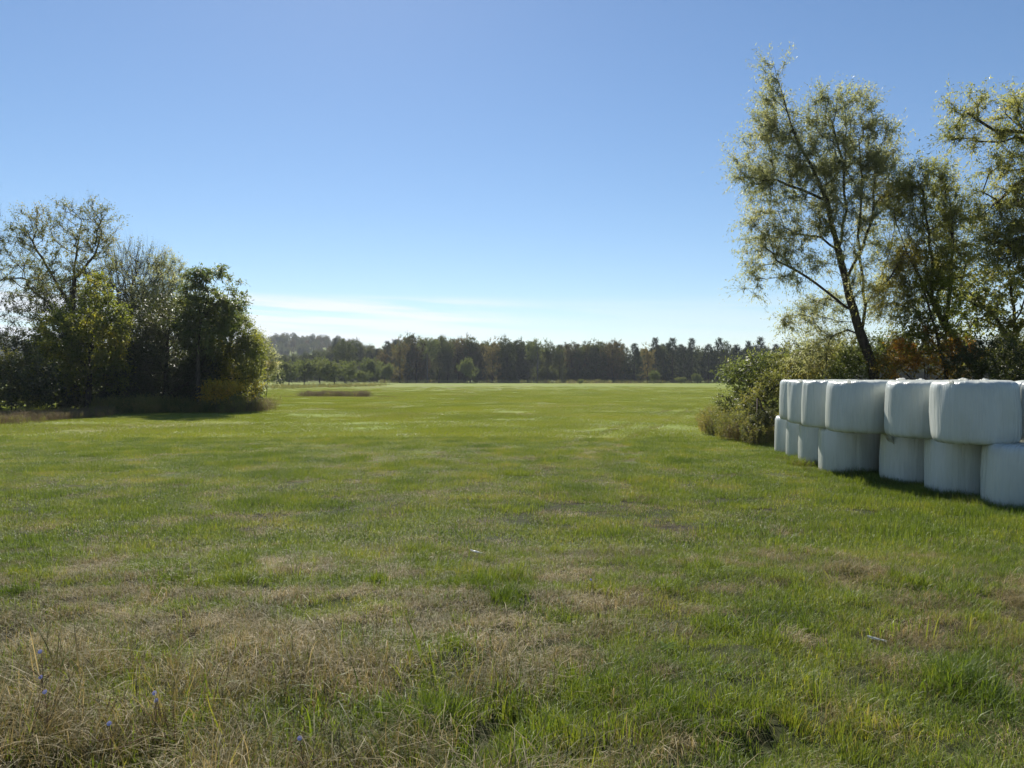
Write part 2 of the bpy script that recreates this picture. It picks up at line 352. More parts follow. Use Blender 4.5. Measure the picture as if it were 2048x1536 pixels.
def sample_blobs(blobs, n, depth=0.85, clump=0.5, shell=0.35):
    """blobs: (centre, rx, ry, rz) ellipsoids -> clumped points, some pushed towards the surface"""
    vol = np.array([b[1] * b[2] * b[3] for b in blobs]) ** 0.8; pr = vol / vol.sum(); out = []
    while len(out) < n:
        b = blobs[rng.choice(len(blobs), p=pr)]
        v = rng.normal(size=3); v /= np.linalg.norm(v); r = rng.random() ** (1 / 3)
        if rng.random() < shell: r = 0.8 + 0.22 * rng.random()
        q = b[0] + v * r * np.array(b[1:4])
        s = 2.2 / max(0.6, (b[1] + b[3]) / 2)
        c = 0.5 * vn(q[0] * s + 9, q[2] * s + q[1] * s * .7, 5) + 0.5 * vn(q[1] * s, q[2] * s * 1.3 - q[0] * s * .5, 8)
        if c < 0.5 * clump + 0.12 * rng.random(): continue
        out.append(q)
    return np.array(out)
def crown_geo(tips, dirs, centre, nt_=5, nl=12, tl=0.6, ll=0.1, lw=0.02, droop=0.0, up=0.3, spread=0.8, bend=0.1, comp=False, fill=0.35):
    """short twigs fan out from each tip and carry leaves"""
    n = len(tips); T = np.repeat(tips, nt_, 0); B = np.repeat(dirs, nt_, 0)
    out = unit(T - centre)
    td = unit(B * 0.7 + out * 0.35 + rng.normal(size=T.shape) * spread + np.array([0, 0, up]))
    TL = tl * (0.5 + rng.random(len(T)))
    S0 = T - td * TL[:, None] * fill
    # twigs: slim three-sided blades
    a = unit(np.cross(td, rng.normal(size=T.shape))) * (0.0022 + 0.0022 * tl)
    end = S0 + td * TL[:, None] * 1.3 + np.array([0, 0, -droop]) * TL[:, None]
    tw = np.stack([S0 - a, S0 + a, end], 1).reshape(-1, 3); tf = np.arange(len(tw)).reshape(-1, 3)
    s = np.tile((np.arange(nl) + 0.5) / nl, len(T)); s = np.clip(s + rng.normal(size=len(s)) * 0.05, 0, 1.05)
    S = np.repeat(S0, nl, 0); d = np.repeat(td, nl, 0); L = np.repeat(TL, nl)[:, None]
    Cp = S + d * L * 1.3 * s[:, None] + np.array([0, 0, -droop]) * L * (s ** 2)[:, None] + rng.normal(size=S.shape) * ll * 0.25
    ax = unit(d * (0.9 if not comp else 0.4) + rng.normal(size=S.shape) * 0.65 + np.array([0, 0, -droop * 0.8 - 0.05]))
    m = len(Cp)
    V, F = leaf_geo(Cp, ax, ll * (0.6 + 0.8 * rng.random(m)), lw * (0.7 + 0.6 * rng.random(m)), up=np.array([0, 0, 1.0]), bend=bend)
    base = np.repeat(rng.random(n), nt_ * nl) * 0.45 + 0.1
    rnd = np.clip(base + rng.random(m) * 0.5, 0, 1)
    return V, F, rnd, tw, tf
LEAFN = 0; TRIS = 0
def build_tree(name, label, cat, base, limbs, blobs, mat, n_pts=370, trunk_r=0.2, bark='bark', group=None, step=0.4, clump=0.5,
               shell=0.35, upw=0.6, wob=0.12, bare=0.0, expo=0.62, rtip=0.006, mesh_only=False, yellow=None, pts_extra=None, **cg):
    global LEAFN, TRIS
    base = np.array(base, float)
    pts = sample_blobs(blobs, n_pts, clump=clump, shell=shell)
    pts = pts[pts[:, 2] > base[2] + 0.15]
    if pts_extra is not None: pts = np.concatenate([pts, pts_extra])
    X, par, D, w, tips = grow(limbs, pts, step, wob, upw)
    rad = rtip + (trunk_r - rtip) * ((w - .5) / w[0]) ** expo
    rad[0] *= 1.25
    X -= base
    V, F = tubes(X, par, rad)
    tm = mesh_np('trunk', V, F, MT[bark], smooth=True); TRIS += 2 * len(F)
    cen = np.mean([b[0] for b in blobs], 0) - base
    tt = tips if bare <= 0 else tips[rng.random(len(tips)) > bare]
    LV, LF, rnd, tw, tf = crown_geo(X[tt], D[tt], cen, **cg)
    cm = mesh_np('crown', LV, LF, MT[mat], rnd); TRIS += 2 * len(LF); LEAFN += len(LF)
    if bare > 0:
        c2 = dict(cg); c2['nl'] = 1; c2['nt_'] = 5; c2['tl'] = cg.get('tl', .6) * 1.5
        _, _, _, tw2, _ = crown_geo(X[tips], D[tips], cen, **c2); tw = np.concatenate([tw, tw2]); tf = np.arange(len(tw)).reshape(-1, 3)
    wm = mesh_np('twigs', tw, tf, MT[bark]); TRIS += len(tf)
    if mesh_only: return tm, cm, wm
    e = empty(name, base, label, cat, group)
    link('trunk', tm, e); c = link('crown', cm, e); tag(link('twigs', wm, c), kind='stuff')
    return e
def px_blobs(lst, d, depth=0.8, dz=0.0):
    out = []
    for b in lst:
        cx, cy_, rx, ry = b[:4]; dd = d + (b[4] if len(b) > 4 else rng.normal() * 0.4 * rx / FPX * d)
        r1 = rx / FPX * dd; r2 = ry / FPX * dd
        out.append((P(cx, cy_, dd), r1, (r1 + r2) / 2 * depth, r2))
    return out
def px_line(lst, d):
    out = []
    for q in lst:
        out.append(P(q[0], q[1], d + (q[2] if len(q) > 2 else 0)))
    return out
def px_tree(name, label, cat, d, line, blobs, mat, extra=(), depth=0.8, **kw):
    """line: trunk in photo coordinates at distance d; its first point is dropped to the ground"""
    l0 = px_line(line, d); b = l0[0].copy(); b[2] = gz(b[0], b[1]) - 0.05; l0[0] = b
    return build_tree(name, label, cat, b, [l0] + [px_line(e, d) for e in extra], px_blobs(blobs, d, depth), mat, **kw)

# ------------------------------------------------------------------ ground sheet
def axis(fine0, fine1, step, lim0, lim1, g=1.07):
    a = list(np.arange(fine0, fine1, step)); s = step; v = a[-1]
    while v < lim1: s *= g; v += s; a.append(v)
    s = step; v = a[0]; b = []
    while v > lim0: s *= g; v -= s; b.append(v)
    return np.array(b[::-1] + a)
gx = axis(-6.0, 9.0, 0.075, -3500, 3500, 1.05); gy = axis(1.8, 15.0, 0.085, -400, 4500, 1.04)
GX, GY = np.meshgrid(gx, gy); GZ = ground_z(GX, GY)
V = np.stack([GX, GY, GZ], -1).reshape(-1, 3); nx, ny = len(gx), len(gy)
i = np.arange(ny - 1)[:, None] * nx + np.arange(nx - 1)[None, :]
F = np.stack([i, i + 1, i + nx + 1, i + nx], -1).reshape(-1, 4)
me = mesh_np('ground', V, F, MT['ground'], smooth=True)
a = me.attributes.new('dry', 'FLOAT', 'POINT'); a.data.foreach_set('value', dryness(V[:, 0], V[:, 1]).astype(np.float32))
a = me.attributes.new('near', 'FLOAT', 'POINT'); a.data.foreach_set('value', (1 - ss(np.hypot(V[:, 0], V[:, 1]), 14, 34)).astype(np.float32))
tag(link('ground', me), 'mown hay field sloping gently away to the far treeline', None, None, 'structure'); TRIS += 2 * len(F)

# ------------------------------------------------------------------ scattering of uncountable stuff
def scatter(name, label, pts, rot, scl, idx, sources, cat=None):
    col = bpy.data.collections.new(name + '_sources')
    for k, (me_) in enumerate(sources):
        col.objects.link(bpy.data.objects.new('%s_source_%02d' % (name, k), me_))
    me = bpy.data.meshes.new(name); me.vertices.add(len(pts)); me.vertices.foreach_set('co', np.asarray(pts, np.float32).ravel())
    a = me.attributes.new('rot', 'FLOAT_VECTOR', 'POINT'); a.data.foreach_set('vector', np.asarray(rot, np.float32).ravel())
    a = me.attributes.new('scl', 'FLOAT_VECTOR', 'POINT'); a.data.foreach_set('vector', np.asarray(scl, np.float32).ravel())
    a = me.attributes.new('idx', 'INT', 'POINT'); a.data.foreach_set('value', np.asarray(idx, np.int32))
    me.update()
    o = link(name, me); tag(o, label, cat, None, 'stuff')
    ng = bpy.data.node_groups.new(name + '_scatter', 'GeometryNodeTree')
    ng.interface.new_socket('Geometry', in_out='INPUT', socket_type='NodeSocketGeometry')
    ng.interface.new_socket('Geometry', in_out='OUTPUT', socket_type='NodeSocketGeometry')
    gi = ng.nodes.new('NodeGroupInput'); go = ng.nodes.new('NodeGroupOutput')
    ci = ng.nodes.new('GeometryNodeCollectionInfo'); ci.inputs['Collection'].default_value = col
    ci.inputs['Separate Children'].default_value = True; ci.inputs['Reset Children'].default_value = True
    ip = ng.nodes.new('GeometryNodeInstanceOnPoints'); ip.inputs['Pick Instance'].default_value = True
    def na(nm, dt):
        q = ng.nodes.new('GeometryNodeInputNamedAttribute'); q.data_type = dt; q.inputs['Name'].default_value = nm; return q.outputs['Attribute']
    er = ng.nodes.new('FunctionNodeEulerToRotation')
    L = ng.links
    L.new(gi.outputs[0], ip.inputs['Points']); L.new(ci.outputs[0], ip.inputs['Instance'])
    L.new(na('idx', 'INT'), ip.inputs['Instance Index']); L.new(na('rot', 'FLOAT_VECTOR'), er.inputs[0]); L.new(er.outputs[0], ip.inputs['Rotation'])
    L.new(na('scl', 'FLOAT_VECTOR'), ip.inputs['Scale']); L.new(ip.outputs[0], go.inputs[0])
    md = o.modifiers.new('scatter', 'NODES'); md.node_group = ng
    return o
def blades(n, rad, h0, h1, lean0, lean1, segs, w0, w1, mat, square=False, rbase=(0, 1), wind=(0, 0)):
    if square: bx = (rng.random(n) - .5) * 2 * rad; by = (rng.random(n) - .5) * 2 * rad
    else:
        r = rad * np.sqrt(rng.random(n)); t = rng.random(n) * 2 * math.pi; bx = r * np.cos(t); by = r * np.sin(t)
    t = rng.random(n) * 2 * math.pi
    dx = np.cos(t) + bx / rad * 0.6 + wind[0]; dy = np.sin(t) + by / rad * 0.6 + wind[1]; q = np.hypot(dx, dy) + 1e-6; dx /= q; dy /= q
    h = h0 + (h1 - h0) * rng.random(n) ** 1.5; ln = lean0 + (lean1 - lean0) * rng.random(n); w = w0 + (w1 - w0) * rng.random(n)
    fa = rng.random(n) * math.pi; wx = -dy * np.cos(fa * .35) ; wy = dx * np.cos(fa * .35)
    rows = []
    for s in range(segs + 1):
        u = s / segs; el = ln * u                     # bend angle grows along the blade
        px = h * u * np.sin(np.minimum(el, 1.5)) ; pz = h * u * np.cos(np.minimum(el, 1.45))
        ww = w * (1 - u) ** 0.6 * 0.5
        c = np.stack([bx + dx * px, by + dy * px, pz - (0.01 if s == 0 else 0)], 1); s_ = np.stack([wx * ww, wy * ww, 0 * ww], 1)
        if s < segs: rows.append(c - s_); rows.append(c + s_)
        else: rows.append(c)
    V = np.stack(rows, 1); k = V.shape[1]; o = np.arange(n)[:, None] * k
    F = []
    for s in range(segs - 1):
        F.append(o + np.array([2 * s, 2 * s + 1, 2 * s + 3])); F.append(o + np.array([2 * s, 2 * s + 3, 2 * s + 2]))
    F.append(o + np.array([2 * segs - 2, 2 * segs - 1, 2 * segs]))
    F = np.stack(F, 1).reshape(-1, 3)
    rb = rbase[0] + (rbase[1] - rbase[0]) * rng.random(n)
    return V.reshape(-1, 3), F, np.repeat(rb, 2 * segs - 1)
def blade_mesh(mat, *parts):
    """parts share one mesh"""
    Vs, Fs, Rs, o = [], [], [], 0
    for V, F, r in parts: Vs.append(V); Fs.append(F + o); Rs.append(r); o += len(V)
    return mesh_np('tuft', np.concatenate(Vs), np.concatenate(Fs), mat, np.concatenate(Rs))
G, S = MT['green_blade'], MT['straw_blade']
GF = MT['green_blade_far']
def tagmix(mat2, me, n1):     # second material on faces after n1
    me.materials.append(mat2); mi = np.zeros(len(me.polygons), np.int32); mi[n1:] = 1; me.polygons.foreach_set('material_index', mi)
def mixed(gp, sp):
    me = blade_mesh(G, gp, sp); tagmix(S, me, len(gp[1])); return me
# near tufts
near_src = []
for k in range(5):      # green tufts with a few dry blades
    near_src.append(mixed(blades(46, 0.13, .04, .13, .2, 1.5, 4, .003, .0060, G), blades(9, 0.13, .04, .11, .6, 2.2, 3, .002, .004, S)))
for k in range(3):      # lush upright tufts
    near_src.append(mixed(blades(60, 0.085, .06, .17, .1, 1.0, 4, .0035, .0070, G), blades(8, 0.1, .05, .15, .5, 2.0, 3, .002, .004, S)))
for k in range(5):      # flattened straw
    near_src.append(mixed(blades(9, 0.12, .04, .10, .3, 1.4, 3, .003, .005, G), blades(58, 0.14, .06, .17, .9, 2.6, 4, .0022, .0048, S)))
for k in range(3):      # taller standing dry grass
    near_src.append(mixed(blades(10, 0.12, .06, .16, .2, 1.0, 3, .003, .005, G), blades(46, 0.12, .10, .26, .3, 1.6, 4, .0022, .0045, S)))
def mixedf(gp, sp):
    me = blade_mesh(GF, gp, sp); tagmix(S, me, len(gp[1])); return me
def place(n_m2, d0, d1, half=0.74, ymin=None):
    """random spots in a wedge in front of the camera between two distances"""
    area = half * (d1 ** 2 - d0 ** 2); n = int(area * n_m2)
    y = np.sqrt(d0 ** 2 + rng.random(n) * (d1 ** 2 - d0 ** 2)); x = (rng.random(n) * 2 - 1) * (half * y + 0.6)
    return x, y
BALES_XY = []
def grass_field():
    x, y = place(210, 1.9, 9.5); dr = dryness(x, y)
    hl = holes(x, y); keep = hl < .25 + .9 * rng.random(len(x)); x, y, dr = x[keep], y[keep], dr[keep]
    u = rng.random(len(x)); lush = fbm(x / .5, y / .5, 101, 2)
    tall = (1 - ss(np.hypot(x * .8 + 1.5, y), 3.6, 5.6)) * (1-.6*ss(x,-.5,1.5))
    idx = np.where(u < dr, np.where(rng.random(len(x)) < tall * .8, 13 + rng.integers(0, 3, len(x)), 8 + rng.integers(0, 5, len(x))),
                   np.where(lush > 0.63, 5 + rng.integers(0, 3, len(x)), rng.integers(0, 5, len(x))))
    cl = fbm(x / .30, y / .30, 61, 2); dry_ = idx >= 8; s = 0.46 + 0.42 * rng.random(len(x)) + 0.34 * tall * dry_ + 0.10 * tall + 1.15 * np.clip(cl - .45, 0, 1)
    s = np.where(rng.random(len(x)) < .02, s * 1.75, s)
    rot = np.stack([rng.normal(size=len(x)) * .12, rng.normal(size=len(x)) * .12, rng.random(len(x)) * 6.28], 1)
    scatter('grass', 'short patchy grass of green tufts and straw in the near field', np.stack([x, y, ground_z(x, y)], 1), rot,
            np.stack([s, s, s * (0.8 + .5 * rng.random(len(x)))], 1), idx, near_src, 'grass')
    # middle distance: half-metre mats
    src = []
    for k in range(3): src.append(mixed(blades(520, .36, .03, .10, .2, 1.7, 2, .005, .009, G, True), blades(70, .36, .03, .09, .6, 2.2, 2, .004, .007, S, True)))
    for k in range(2): src.append(mixed(blades(420, .36, .05, .15, .1, 1.3, 2, .005, .010, G, True), blades(50, .36, .03, .10, .5, 2.2, 2, .004, .007, S, True)))
    for k in range(3): src.append(mixed(blades(170, .36, .03, .09, .2, 1.5, 2, .005, .008, G, True), blades(380, .36, .03, .11, .8, 2.5, 2, .004, .007, S, True)))
    x, y = place(8.5, 9.0, 30); dr = dryness(x, y); u = rng.random(len(x))
    edge = ss(x - 0.47 * y, -1.4, 0.6) * ss(y, 8, 12)                         # longer grass along the foot of the stack
    pass
    lush = (fbm(x / 1.1, y / 1.1, 111, 3) > 0.58) | (rng.random(len(x)) < edge * .9)
    idx = np.where(u < dr * (1 - edge * .8), 5 + rng.integers(0, 3, len(x)), np.where(lush, 3 + rng.integers(0, 2, len(x)), rng.integers(0, 3, len(x))))
    s = 0.8 + 0.4 * rng.random(len(x))
    scatter('grass', 'green and straw grass over the middle of the mown field', np.stack([x, y, ground_z(x, y)], 1),
            np.stack([0 * x, 0 * x, rng.random(len(x)) * 6.28], 1), np.stack([s, s, s * (.75 + .5 * rng.random(len(x)) + .35 * edge)], 1), idx, src, 'grass')
    yy = 20 + 42 * rng.random(520) ** 1.0; off = np.where(rng.random(520) < .5, -.85, .85); xx = track_x(yy) + off + rng.normal(size=520) * .10
    kp = vn(xx * .6 + yy * .25, yy * .3, 77) > .33; xx, yy = xx[kp], yy[kp]; sq = .28 + .3 * rng.random(len(xx))
    scatter('worn_grass', 'paler worn grass along the faint wheel tracks curving right', np.stack([xx, yy, ground_z(xx, yy) + .03], 1), np.stack([0 * xx, 0 * xx, rng.random(len(xx)) * 6.28], 1),
            np.stack([sq, sq, sq * 1.2], 1), 5 + rng.integers(0, 3, len(xx)), src, 'grass')
    src = []
    for k in range(3): src.append(mixedf(blades(1500, 1.3, .04, .10, .2, 1.4, 1, .014, .026, G, True), blades(170, 1.3, .03, .09, .4, 1.6, 1, .012, .02, S, True)))
    for k in range(2): src.append(mixedf(blades(900, 1.3, .04, .10, .2, 1.4, 1, .014, .024, G, True), blades(700, 1.3, .03, .09, .4, 1.6, 1, .012, .02, S, True)))
    x, y = place(0.62, 28, 220); kp = rng.random(len(x)) < 1 - ss(y, 70, 215); x, y = x[kp], y[kp]; dr = dryness(x, y); u = rng.random(len(x))
    idx = np.where(u < dr * .8, 3 + rng.integers(0, 2, len(x)), rng.integers(0, 3, len(x))); s = 0.85 + .4 * rng.random(len(x))
    scatter('grass', 'bright green grass of the far mown field', np.stack([x, y, ground_z(x, y)], 1),
            np.stack([0 * x, 0 * x, rng.random(len(x)) * 6.28], 1), np.stack([s, s, s * (.6 + .5 * rng.random(len(x)))], 1), idx, src, 'grass')
grass_field()

# ------------------------------------------------------------------ wrapped bales
def bale_mesh(r, h, seed, sag=0.0):
    rg = np.random.default_rng(seed); na, nh = 72, 26
    prof = []
    e = 10 + 4 * rg.random(); r *= .975
    for k in range(nh + 1):                      # superelliptic side from bottom centre to top centre
        t = -math.pi / 2 + math.pi * k / nh
        c, s = math.cos(t), math.sin(t)
        prof.append((abs(c) ** (2 / e), math.copysign(abs(s) ** (2 / e), s)))
    prof = np.array(prof); th = np.arange(na) * 2 * math.pi / na
    A, K = np.meshgrid(th, np.arange(nh + 1)); pr = prof[K, 0]; pz = prof[K, 1]
    sh = rg.random() * 50
    lump = 0.045 * (fbm(np.cos(A) * 1.3 + sh, np.sin(A) * 1.3 + pz * .5, seed, 2) - .5) * 2
    wr = 0.022 * (fbm(np.cos(A) * 9 + sh, np.sin(A) * 9 + pz * 0.9, seed + 3, 3) - .5) * 2
    rim = np.exp(-((pz - 0.93) / 0.10) ** 2) * 0.02 * (fbm(np.cos(A) * 16 + sh, np.sin(A) * 16 + pz * 3, seed + 5, 2) - .5) * 2 * (pr > .4)
    belly = 1 + 0.022 * (1 - pz ** 2) - 0.02 * sag * (pz + 1) + 0.02 * sag * (1 - pz)
    rr = r * pr * belly / 1.03 * (1 + (lump + wr) * (pr > 0.05)) + rim
    zz = h / 2 * (pz + 1) + np.where(pz > 0.8, 0.022 * (fbm(np.cos(A) * pr * 3 + sh, np.sin(A) * pr * 3, seed + 9, 3) - .5) * 2, 0) + rim * .8
    wob = 1 + 0.02 * np.cos(2 * A + sh) + 0.012 * np.cos(3 * A + sh * 2)
    V = np.stack([rr * wob * np.cos(A), rr * wob * np.sin(A), zz], -1).reshape(-1, 3)
    j = np.arange(nh)[:, None] * na; q = np.arange(na)[None, :]; q2 = (q + 1) % na
    F = np.stack([j + q, j + q2, j + na + q2, j + na + q], -1).reshape(-1, 4)
    return mesh_np('wrapped_bale', V, F, MT['wrap'], smooth=True)
def film_mesh(w, seed):
    """crumpled loose end of stretch film; small ones stand in for bale rim highlights"""
    rg = np.random.default_rng(seed); nu, nv = 16, 12
    U, Vv = np.meshgrid(np.linspace(-1, 1, nu), np.linspace(-1, 1, nv))
    edge = 1 - 0.35 * rg.random(U.shape)
    th = U * 1.9 + rg.normal(size=U.shape) * .18; r = w * .28 * (1 + 0.5 * (fbm(U * 4 + seed, Vv * 4, seed, 3) - .5) * 2)
    X = w * Vv * .5 * edge + r * .3 * np.sin(U * 5); Y = r * np.sin(th); Z = r * np.cos(th) * .75 * (1 - 0.4 * Vv) + w * .1 * rg.normal(size=U.shape) * .3
    V = np.stack([X, Y, Z], -1).reshape(-1, 3); i = np.arange(nv - 1)[:, None] * nu + np.arange(nu - 1)[None, :]
    F = np.stack([i, i + 1, i + nu + 1, i + nu], -1).reshape(-1, 4)
    me = mesh_np('film_and_rim_glint', V, F, MT['film'], rg.random(len(F)), smooth=True)
    return me
HB = 1.212
lower = [  # x, y, r, label
    (9.18, 24.0, .76, 'white wrapped bale on the grass at the far end of the stack, beside the weeds'),
    (8.96, 22.4, .76, 'narrow-looking white wrapped bale on the grass, second from the far end'),
    (8.72, 20.8, .76, 'white wrapped bale on the grass, third from the far end of the stack'),
    (8.60, 19.1, .78, 'bulging white wrapped bale on the grass, furthest out, dark shade to its right'),
    (9.26, 17.2, .75, 'white wrapped bale on the grass with a torn knot of film on its top edge'),
    (9.36, 15.5, .76, 'white wrapped bale on the grass between the knotted bale and the nearest one'),
    (9.54, 13.85, .77, 'nearest white wrapped bale on the grass, cut by the right frame edge')]
upper = [
    (8.78, 22.5, .75, 'white wrapped bale on the upper layer at the far end of the stack'),
    (8.44, 20.95, .75, 'white wrapped bale on the upper layer, second from the far end'),
    (8.27, 19.35, .76, 'white wrapped bale on the upper layer, third from the far end'),
    (8.18, 17.6, .78, 'wide white wrapped bale on the upper layer above the furthest-out ground bale'),
    (8.79, 16.1, .75, 'white wrapped bale on the upper layer above the bale with the torn film knot'),
    (8.96, 14.55, .76, 'widest-looking white wrapped bale, nearest whole one of the upper layer'),
    (10.50, 14.5, .75, 'bluish white wrapped bale on the upper layer, cut by the right frame edge')]
back = [(9.95, 22.0, .75), (9.85, 20.2, .75), (9.75, 18.4, .75), (10.35, 16.9, .75), (11.3, 18.6, .75), (11.9, 15.7, .75)]
backlab = ['white bale top glimpsed behind the far end of the upper layer', 'white bale top behind the third upper bale from the far end',
           'white bale top showing behind the wide upper bale', 'white bale top with loose film behind the nearer upper bales',
           'white bale top behind the middle of the upper layer, closest to the trees', 'white bale top deep behind the nearest upper bale']
def film(parent, loc, w, seed, rot):
    f = link('film_and_rim_glint', film_mesh(w, seed), parent); f.location = loc; f.rotation_euler = rot
    if loc[2] > HB - .05: f.scale = (1.2, 1, .45)
k = 0; BZ = -0.8

def put_bale(x, y, r, z, label, sag=0.0):
    global k, TRIS
    k += 1; h = HB + 0.0 * k
    o = link('wrapped_bale', bale_mesh(r, h, 100 + k, sag)); o.location = (x, y, z)
    o.rotation_euler = (rng.normal() * .006, rng.normal() * .006, rng.random() * 6.28)
    tag(o, label, 'hay bale', 'white wrapped round bales stacked two high'); TRIS += 3800; return o
for x, y, r, lab in lower:
    o = put_bale(x, y, r, BZ - 0.02, lab, .35); BALES_XY.append((x, y, r))
    if 'torn knot' in lab:
        o.rotation_euler.z = 0; film(o, (-.72, -.27, HB - .20), .26, 3, (.5, .7, .6))
for x, y, r, lab in upper:
    o = put_bale(x, y, r, BZ + HB - .065, lab, .3)
for (x, y, r, lab), (dx, dy, w_) in zip([upper[1], upper[3], upper[5], upper[4]], [(-.55, -.45, .16), (-.5, -.5, .14), (-.6, -.3, .16), (.2, -.68, .12)]):  # added white film bits stand in for sunlit highlights on upper bale rims
    o_ = [q for q in COL.objects if q.get('label') == lab][0]; o_.rotation_euler.z = 0; film(o_, (dx, dy, HB - .035), w_, int(x * 10), (.2, .5, .9))
for (x, y, r), lab in zip(back, backlab):
    o = put_bale(x, y, r, BZ + HB - .065, lab)
    o.rotation_euler.z = 0
    if 'film' in lab or 'nearest' in lab or 'wide' in lab:
        film(o, (-.3, -.2, HB - .01), .34, k, (.1, .1, 1.0)); film(o, (.15, -.35, HB - .01), .24, k + 9, (0, .2, .2))
under = 'white wrapped bale of the hidden lower layer carrying the back of the stack'
for x, y, r in ((10.2, 22.8, .75), (10.2, 21.2, .75), (10.15, 19.6, .75), (10.75, 17.9, .75), (10.95, 16.2, .75), (11.05, 14.6, .75), (12.5, 16.1, .75), (11.7, 19.3, .75)):
    put_bale(x, y, r, BZ - .02, under, 1)

q = []
for (x, y, rr, _l) in lower:
    n = 170; a = R(150) + R(200) * rng.random(n); d_ = rr * .97 + .02 + .30 * rng.random(n) ** 1.6
    q.append(np.stack([x + np.cos(a) * d_, y + np.sin(a) * d_], 1))
q = np.concatenate(q); n = len(q)
for (x, y, rr, _l) in lower: q = q[np.hypot(q[:, 0] - x, q[:, 1] - y) > rr * .96]
n = len(q); sc_ = (.7 + .7 * rng.random(n)) * (.6 + .8 * vn(q[:, 0] * 1.3, q[:, 1] * 1.3, 12))
scatter('tall_grass', 'longer uncut grass along the foot of the white bales', np.stack([q[:, 0], q[:, 1], ground_z(q[:, 0], q[:, 1])], 1), np.stack([rng.normal(size=n) * .2, rng.normal(size=n) * .2, rng.random(n) * 6.28], 1),
        np.stack([sc_, sc_, sc_ * 1.15], 1), np.where(rng.random(n) < .8, rng.integers(5, 8, n), rng.integers(8, 16, n)), near_src, 'grass')

# ------------------------------------------------------------------ right-hand trees
WIL = dict(nt_=7, nl=18, tl=.74, ll=.125, lw=.029, droop=.2, up=.35, spread=.8, bend=.15)
px_tree('willow_tree', 'tall leaning willow with a pointed top rising behind the white bales', 'tree', 29,
    [(1768, 830), (1752, 760), (1738, 715), (1722, 670), (1706, 620), (1692, 560), (1676, 500), (1658, 430), (1642, 375), (1622, 335), (1596, 290), (1572, 225), (1552, 160), (1540, 110)],
    [(1543, 165, 26, 58), (1550, 235, 52, 55), (1550, 310, 80, 60), (1585, 380, 92, 58), (1500, 360, 48, 30), (1655, 240, 42, 62), (1640, 310, 60, 60), (1705, 235, 45, 55), (1745, 300, 45, 62), (1700, 340, 70, 70), (1770, 370, 40, 50),
     (1535, 480, 50, 30), (1520, 445, 30, 26), (1540, 520, 60, 35), (1510, 565, 26, 26), (1600, 450, 60, 40), (1690, 430, 70, 60), (1760, 440, 45, 60), (1600, 530, 55, 40), (1700, 520, 50, 50), (1650, 630, 55, 50, 1), (1600, 650, 40, 30), (1630, 700, 50, 40, 1), (1730, 600, 35, 40)],
    'willow', extra=[
        [(1708, 625), (1670, 598), (1630, 566), (1590, 540), (1550, 520)], [(1676, 505), (1640, 475), (1600, 468), (1550, 478)],
        [(1722, 670), (1730, 610), (1722, 540), (1716, 470), (1724, 380), (1716, 280)], [(1690, 560), (1722, 500), (1742, 440), (1748, 360), (1745, 280)],
        [(1678, 510), (1690, 420), (1686, 330), (1662, 250)], [(1730, 610), (1758, 560), (1780, 500), (1790, 430)], [(1650, 400), (1600, 380), (1550, 360), (1480, 355)]],
    n_pts=790, trunk_r=.18, expo=.60, rtip=.005, step=.45, clump=.55, shell=.3, **WIL)
px_tree('willow_tree', 'arching willow with a thin leaning trunk, between the tall willow and the dark trees', 'tree', 28,
    [(1985, 830), (1958, 760), (1925, 700), (1890, 655), (1862, 600), (1835, 550), (1812, 500), (1790, 445)],
    [(1850, 360, 55, 42), (1815, 400, 45, 50), (1895, 395, 45, 45), (1860, 440, 60, 45), (1920, 450, 50, 50), (1800, 520, 40, 45), (1780, 590, 38, 50), (1850, 530, 60, 50), (1830, 610, 40, 40), (1910, 530, 50, 45)],
    'gold', extra=[[(1862, 600), (1862, 520), (1850, 440), (1842, 370)], [(1890, 655), (1900, 560), (1905, 470), (1900, 400)], [(1835, 550), (1810, 500), (1780, 560)]],
    n_pts=370, trunk_r=.12, expo=.6, step=.45, clump=.55, **WIL)
px_tree('willow_tree', 'willow at the right frame edge with a thick limb reaching up and left', 'tree', 25,
    [(2190, 850), (2165, 740), (2140, 600), (2110, 450), (2080, 340), (2048, 265), (2010, 228), (1985, 205)],
    [(1935, 212, 40, 20), (1925, 255, 32, 32), (2010, 210, 45, 28), (1965, 280, 45, 32), (2030, 260, 40, 40), (2000, 330, 45, 30), (2040, 340, 40, 50), (1990, 400, 50, 40), (2050, 430, 60, 60), (2100, 330, 60, 80), (2020, 490, 60, 50), (2110, 500, 70, 90)],
    'gold', extra=[[(2080, 340), (2020, 380), (1985, 410)], [(2048, 265), (1985, 262), (1930, 222)], [(2110, 450), (2060, 470), (2010, 490)]],
    n_pts=360, trunk_r=.21, expo=.6, step=.45, clump=.55, **WIL)
DK = dict(nt_=6, nl=9, tl=.5, ll=.13, lw=.075, droop=.1, up=.2, spread=1.0)
px_tree('tree', 'dark dense tree draped in vines at the right frame edge', 'tree', 31,
    [(2040, 830), (2035, 700), (2020, 560), (2000, 460)],
    [(1990, 560, 75, 70), (1940, 610, 65, 60), (2040, 600, 80, 90), (2000, 690, 90, 70), (2090, 700, 80, 90), (1900, 560, 40, 50), (2080, 520, 60, 70)],
    'olive', extra=[[(2035, 700), (1980, 620), (1930, 580)], [(2035, 700), (2090, 620), (2100, 560)]],
    n_pts=400, trunk_r=.2, step=.5, clump=.5, shell=.5, **DK)
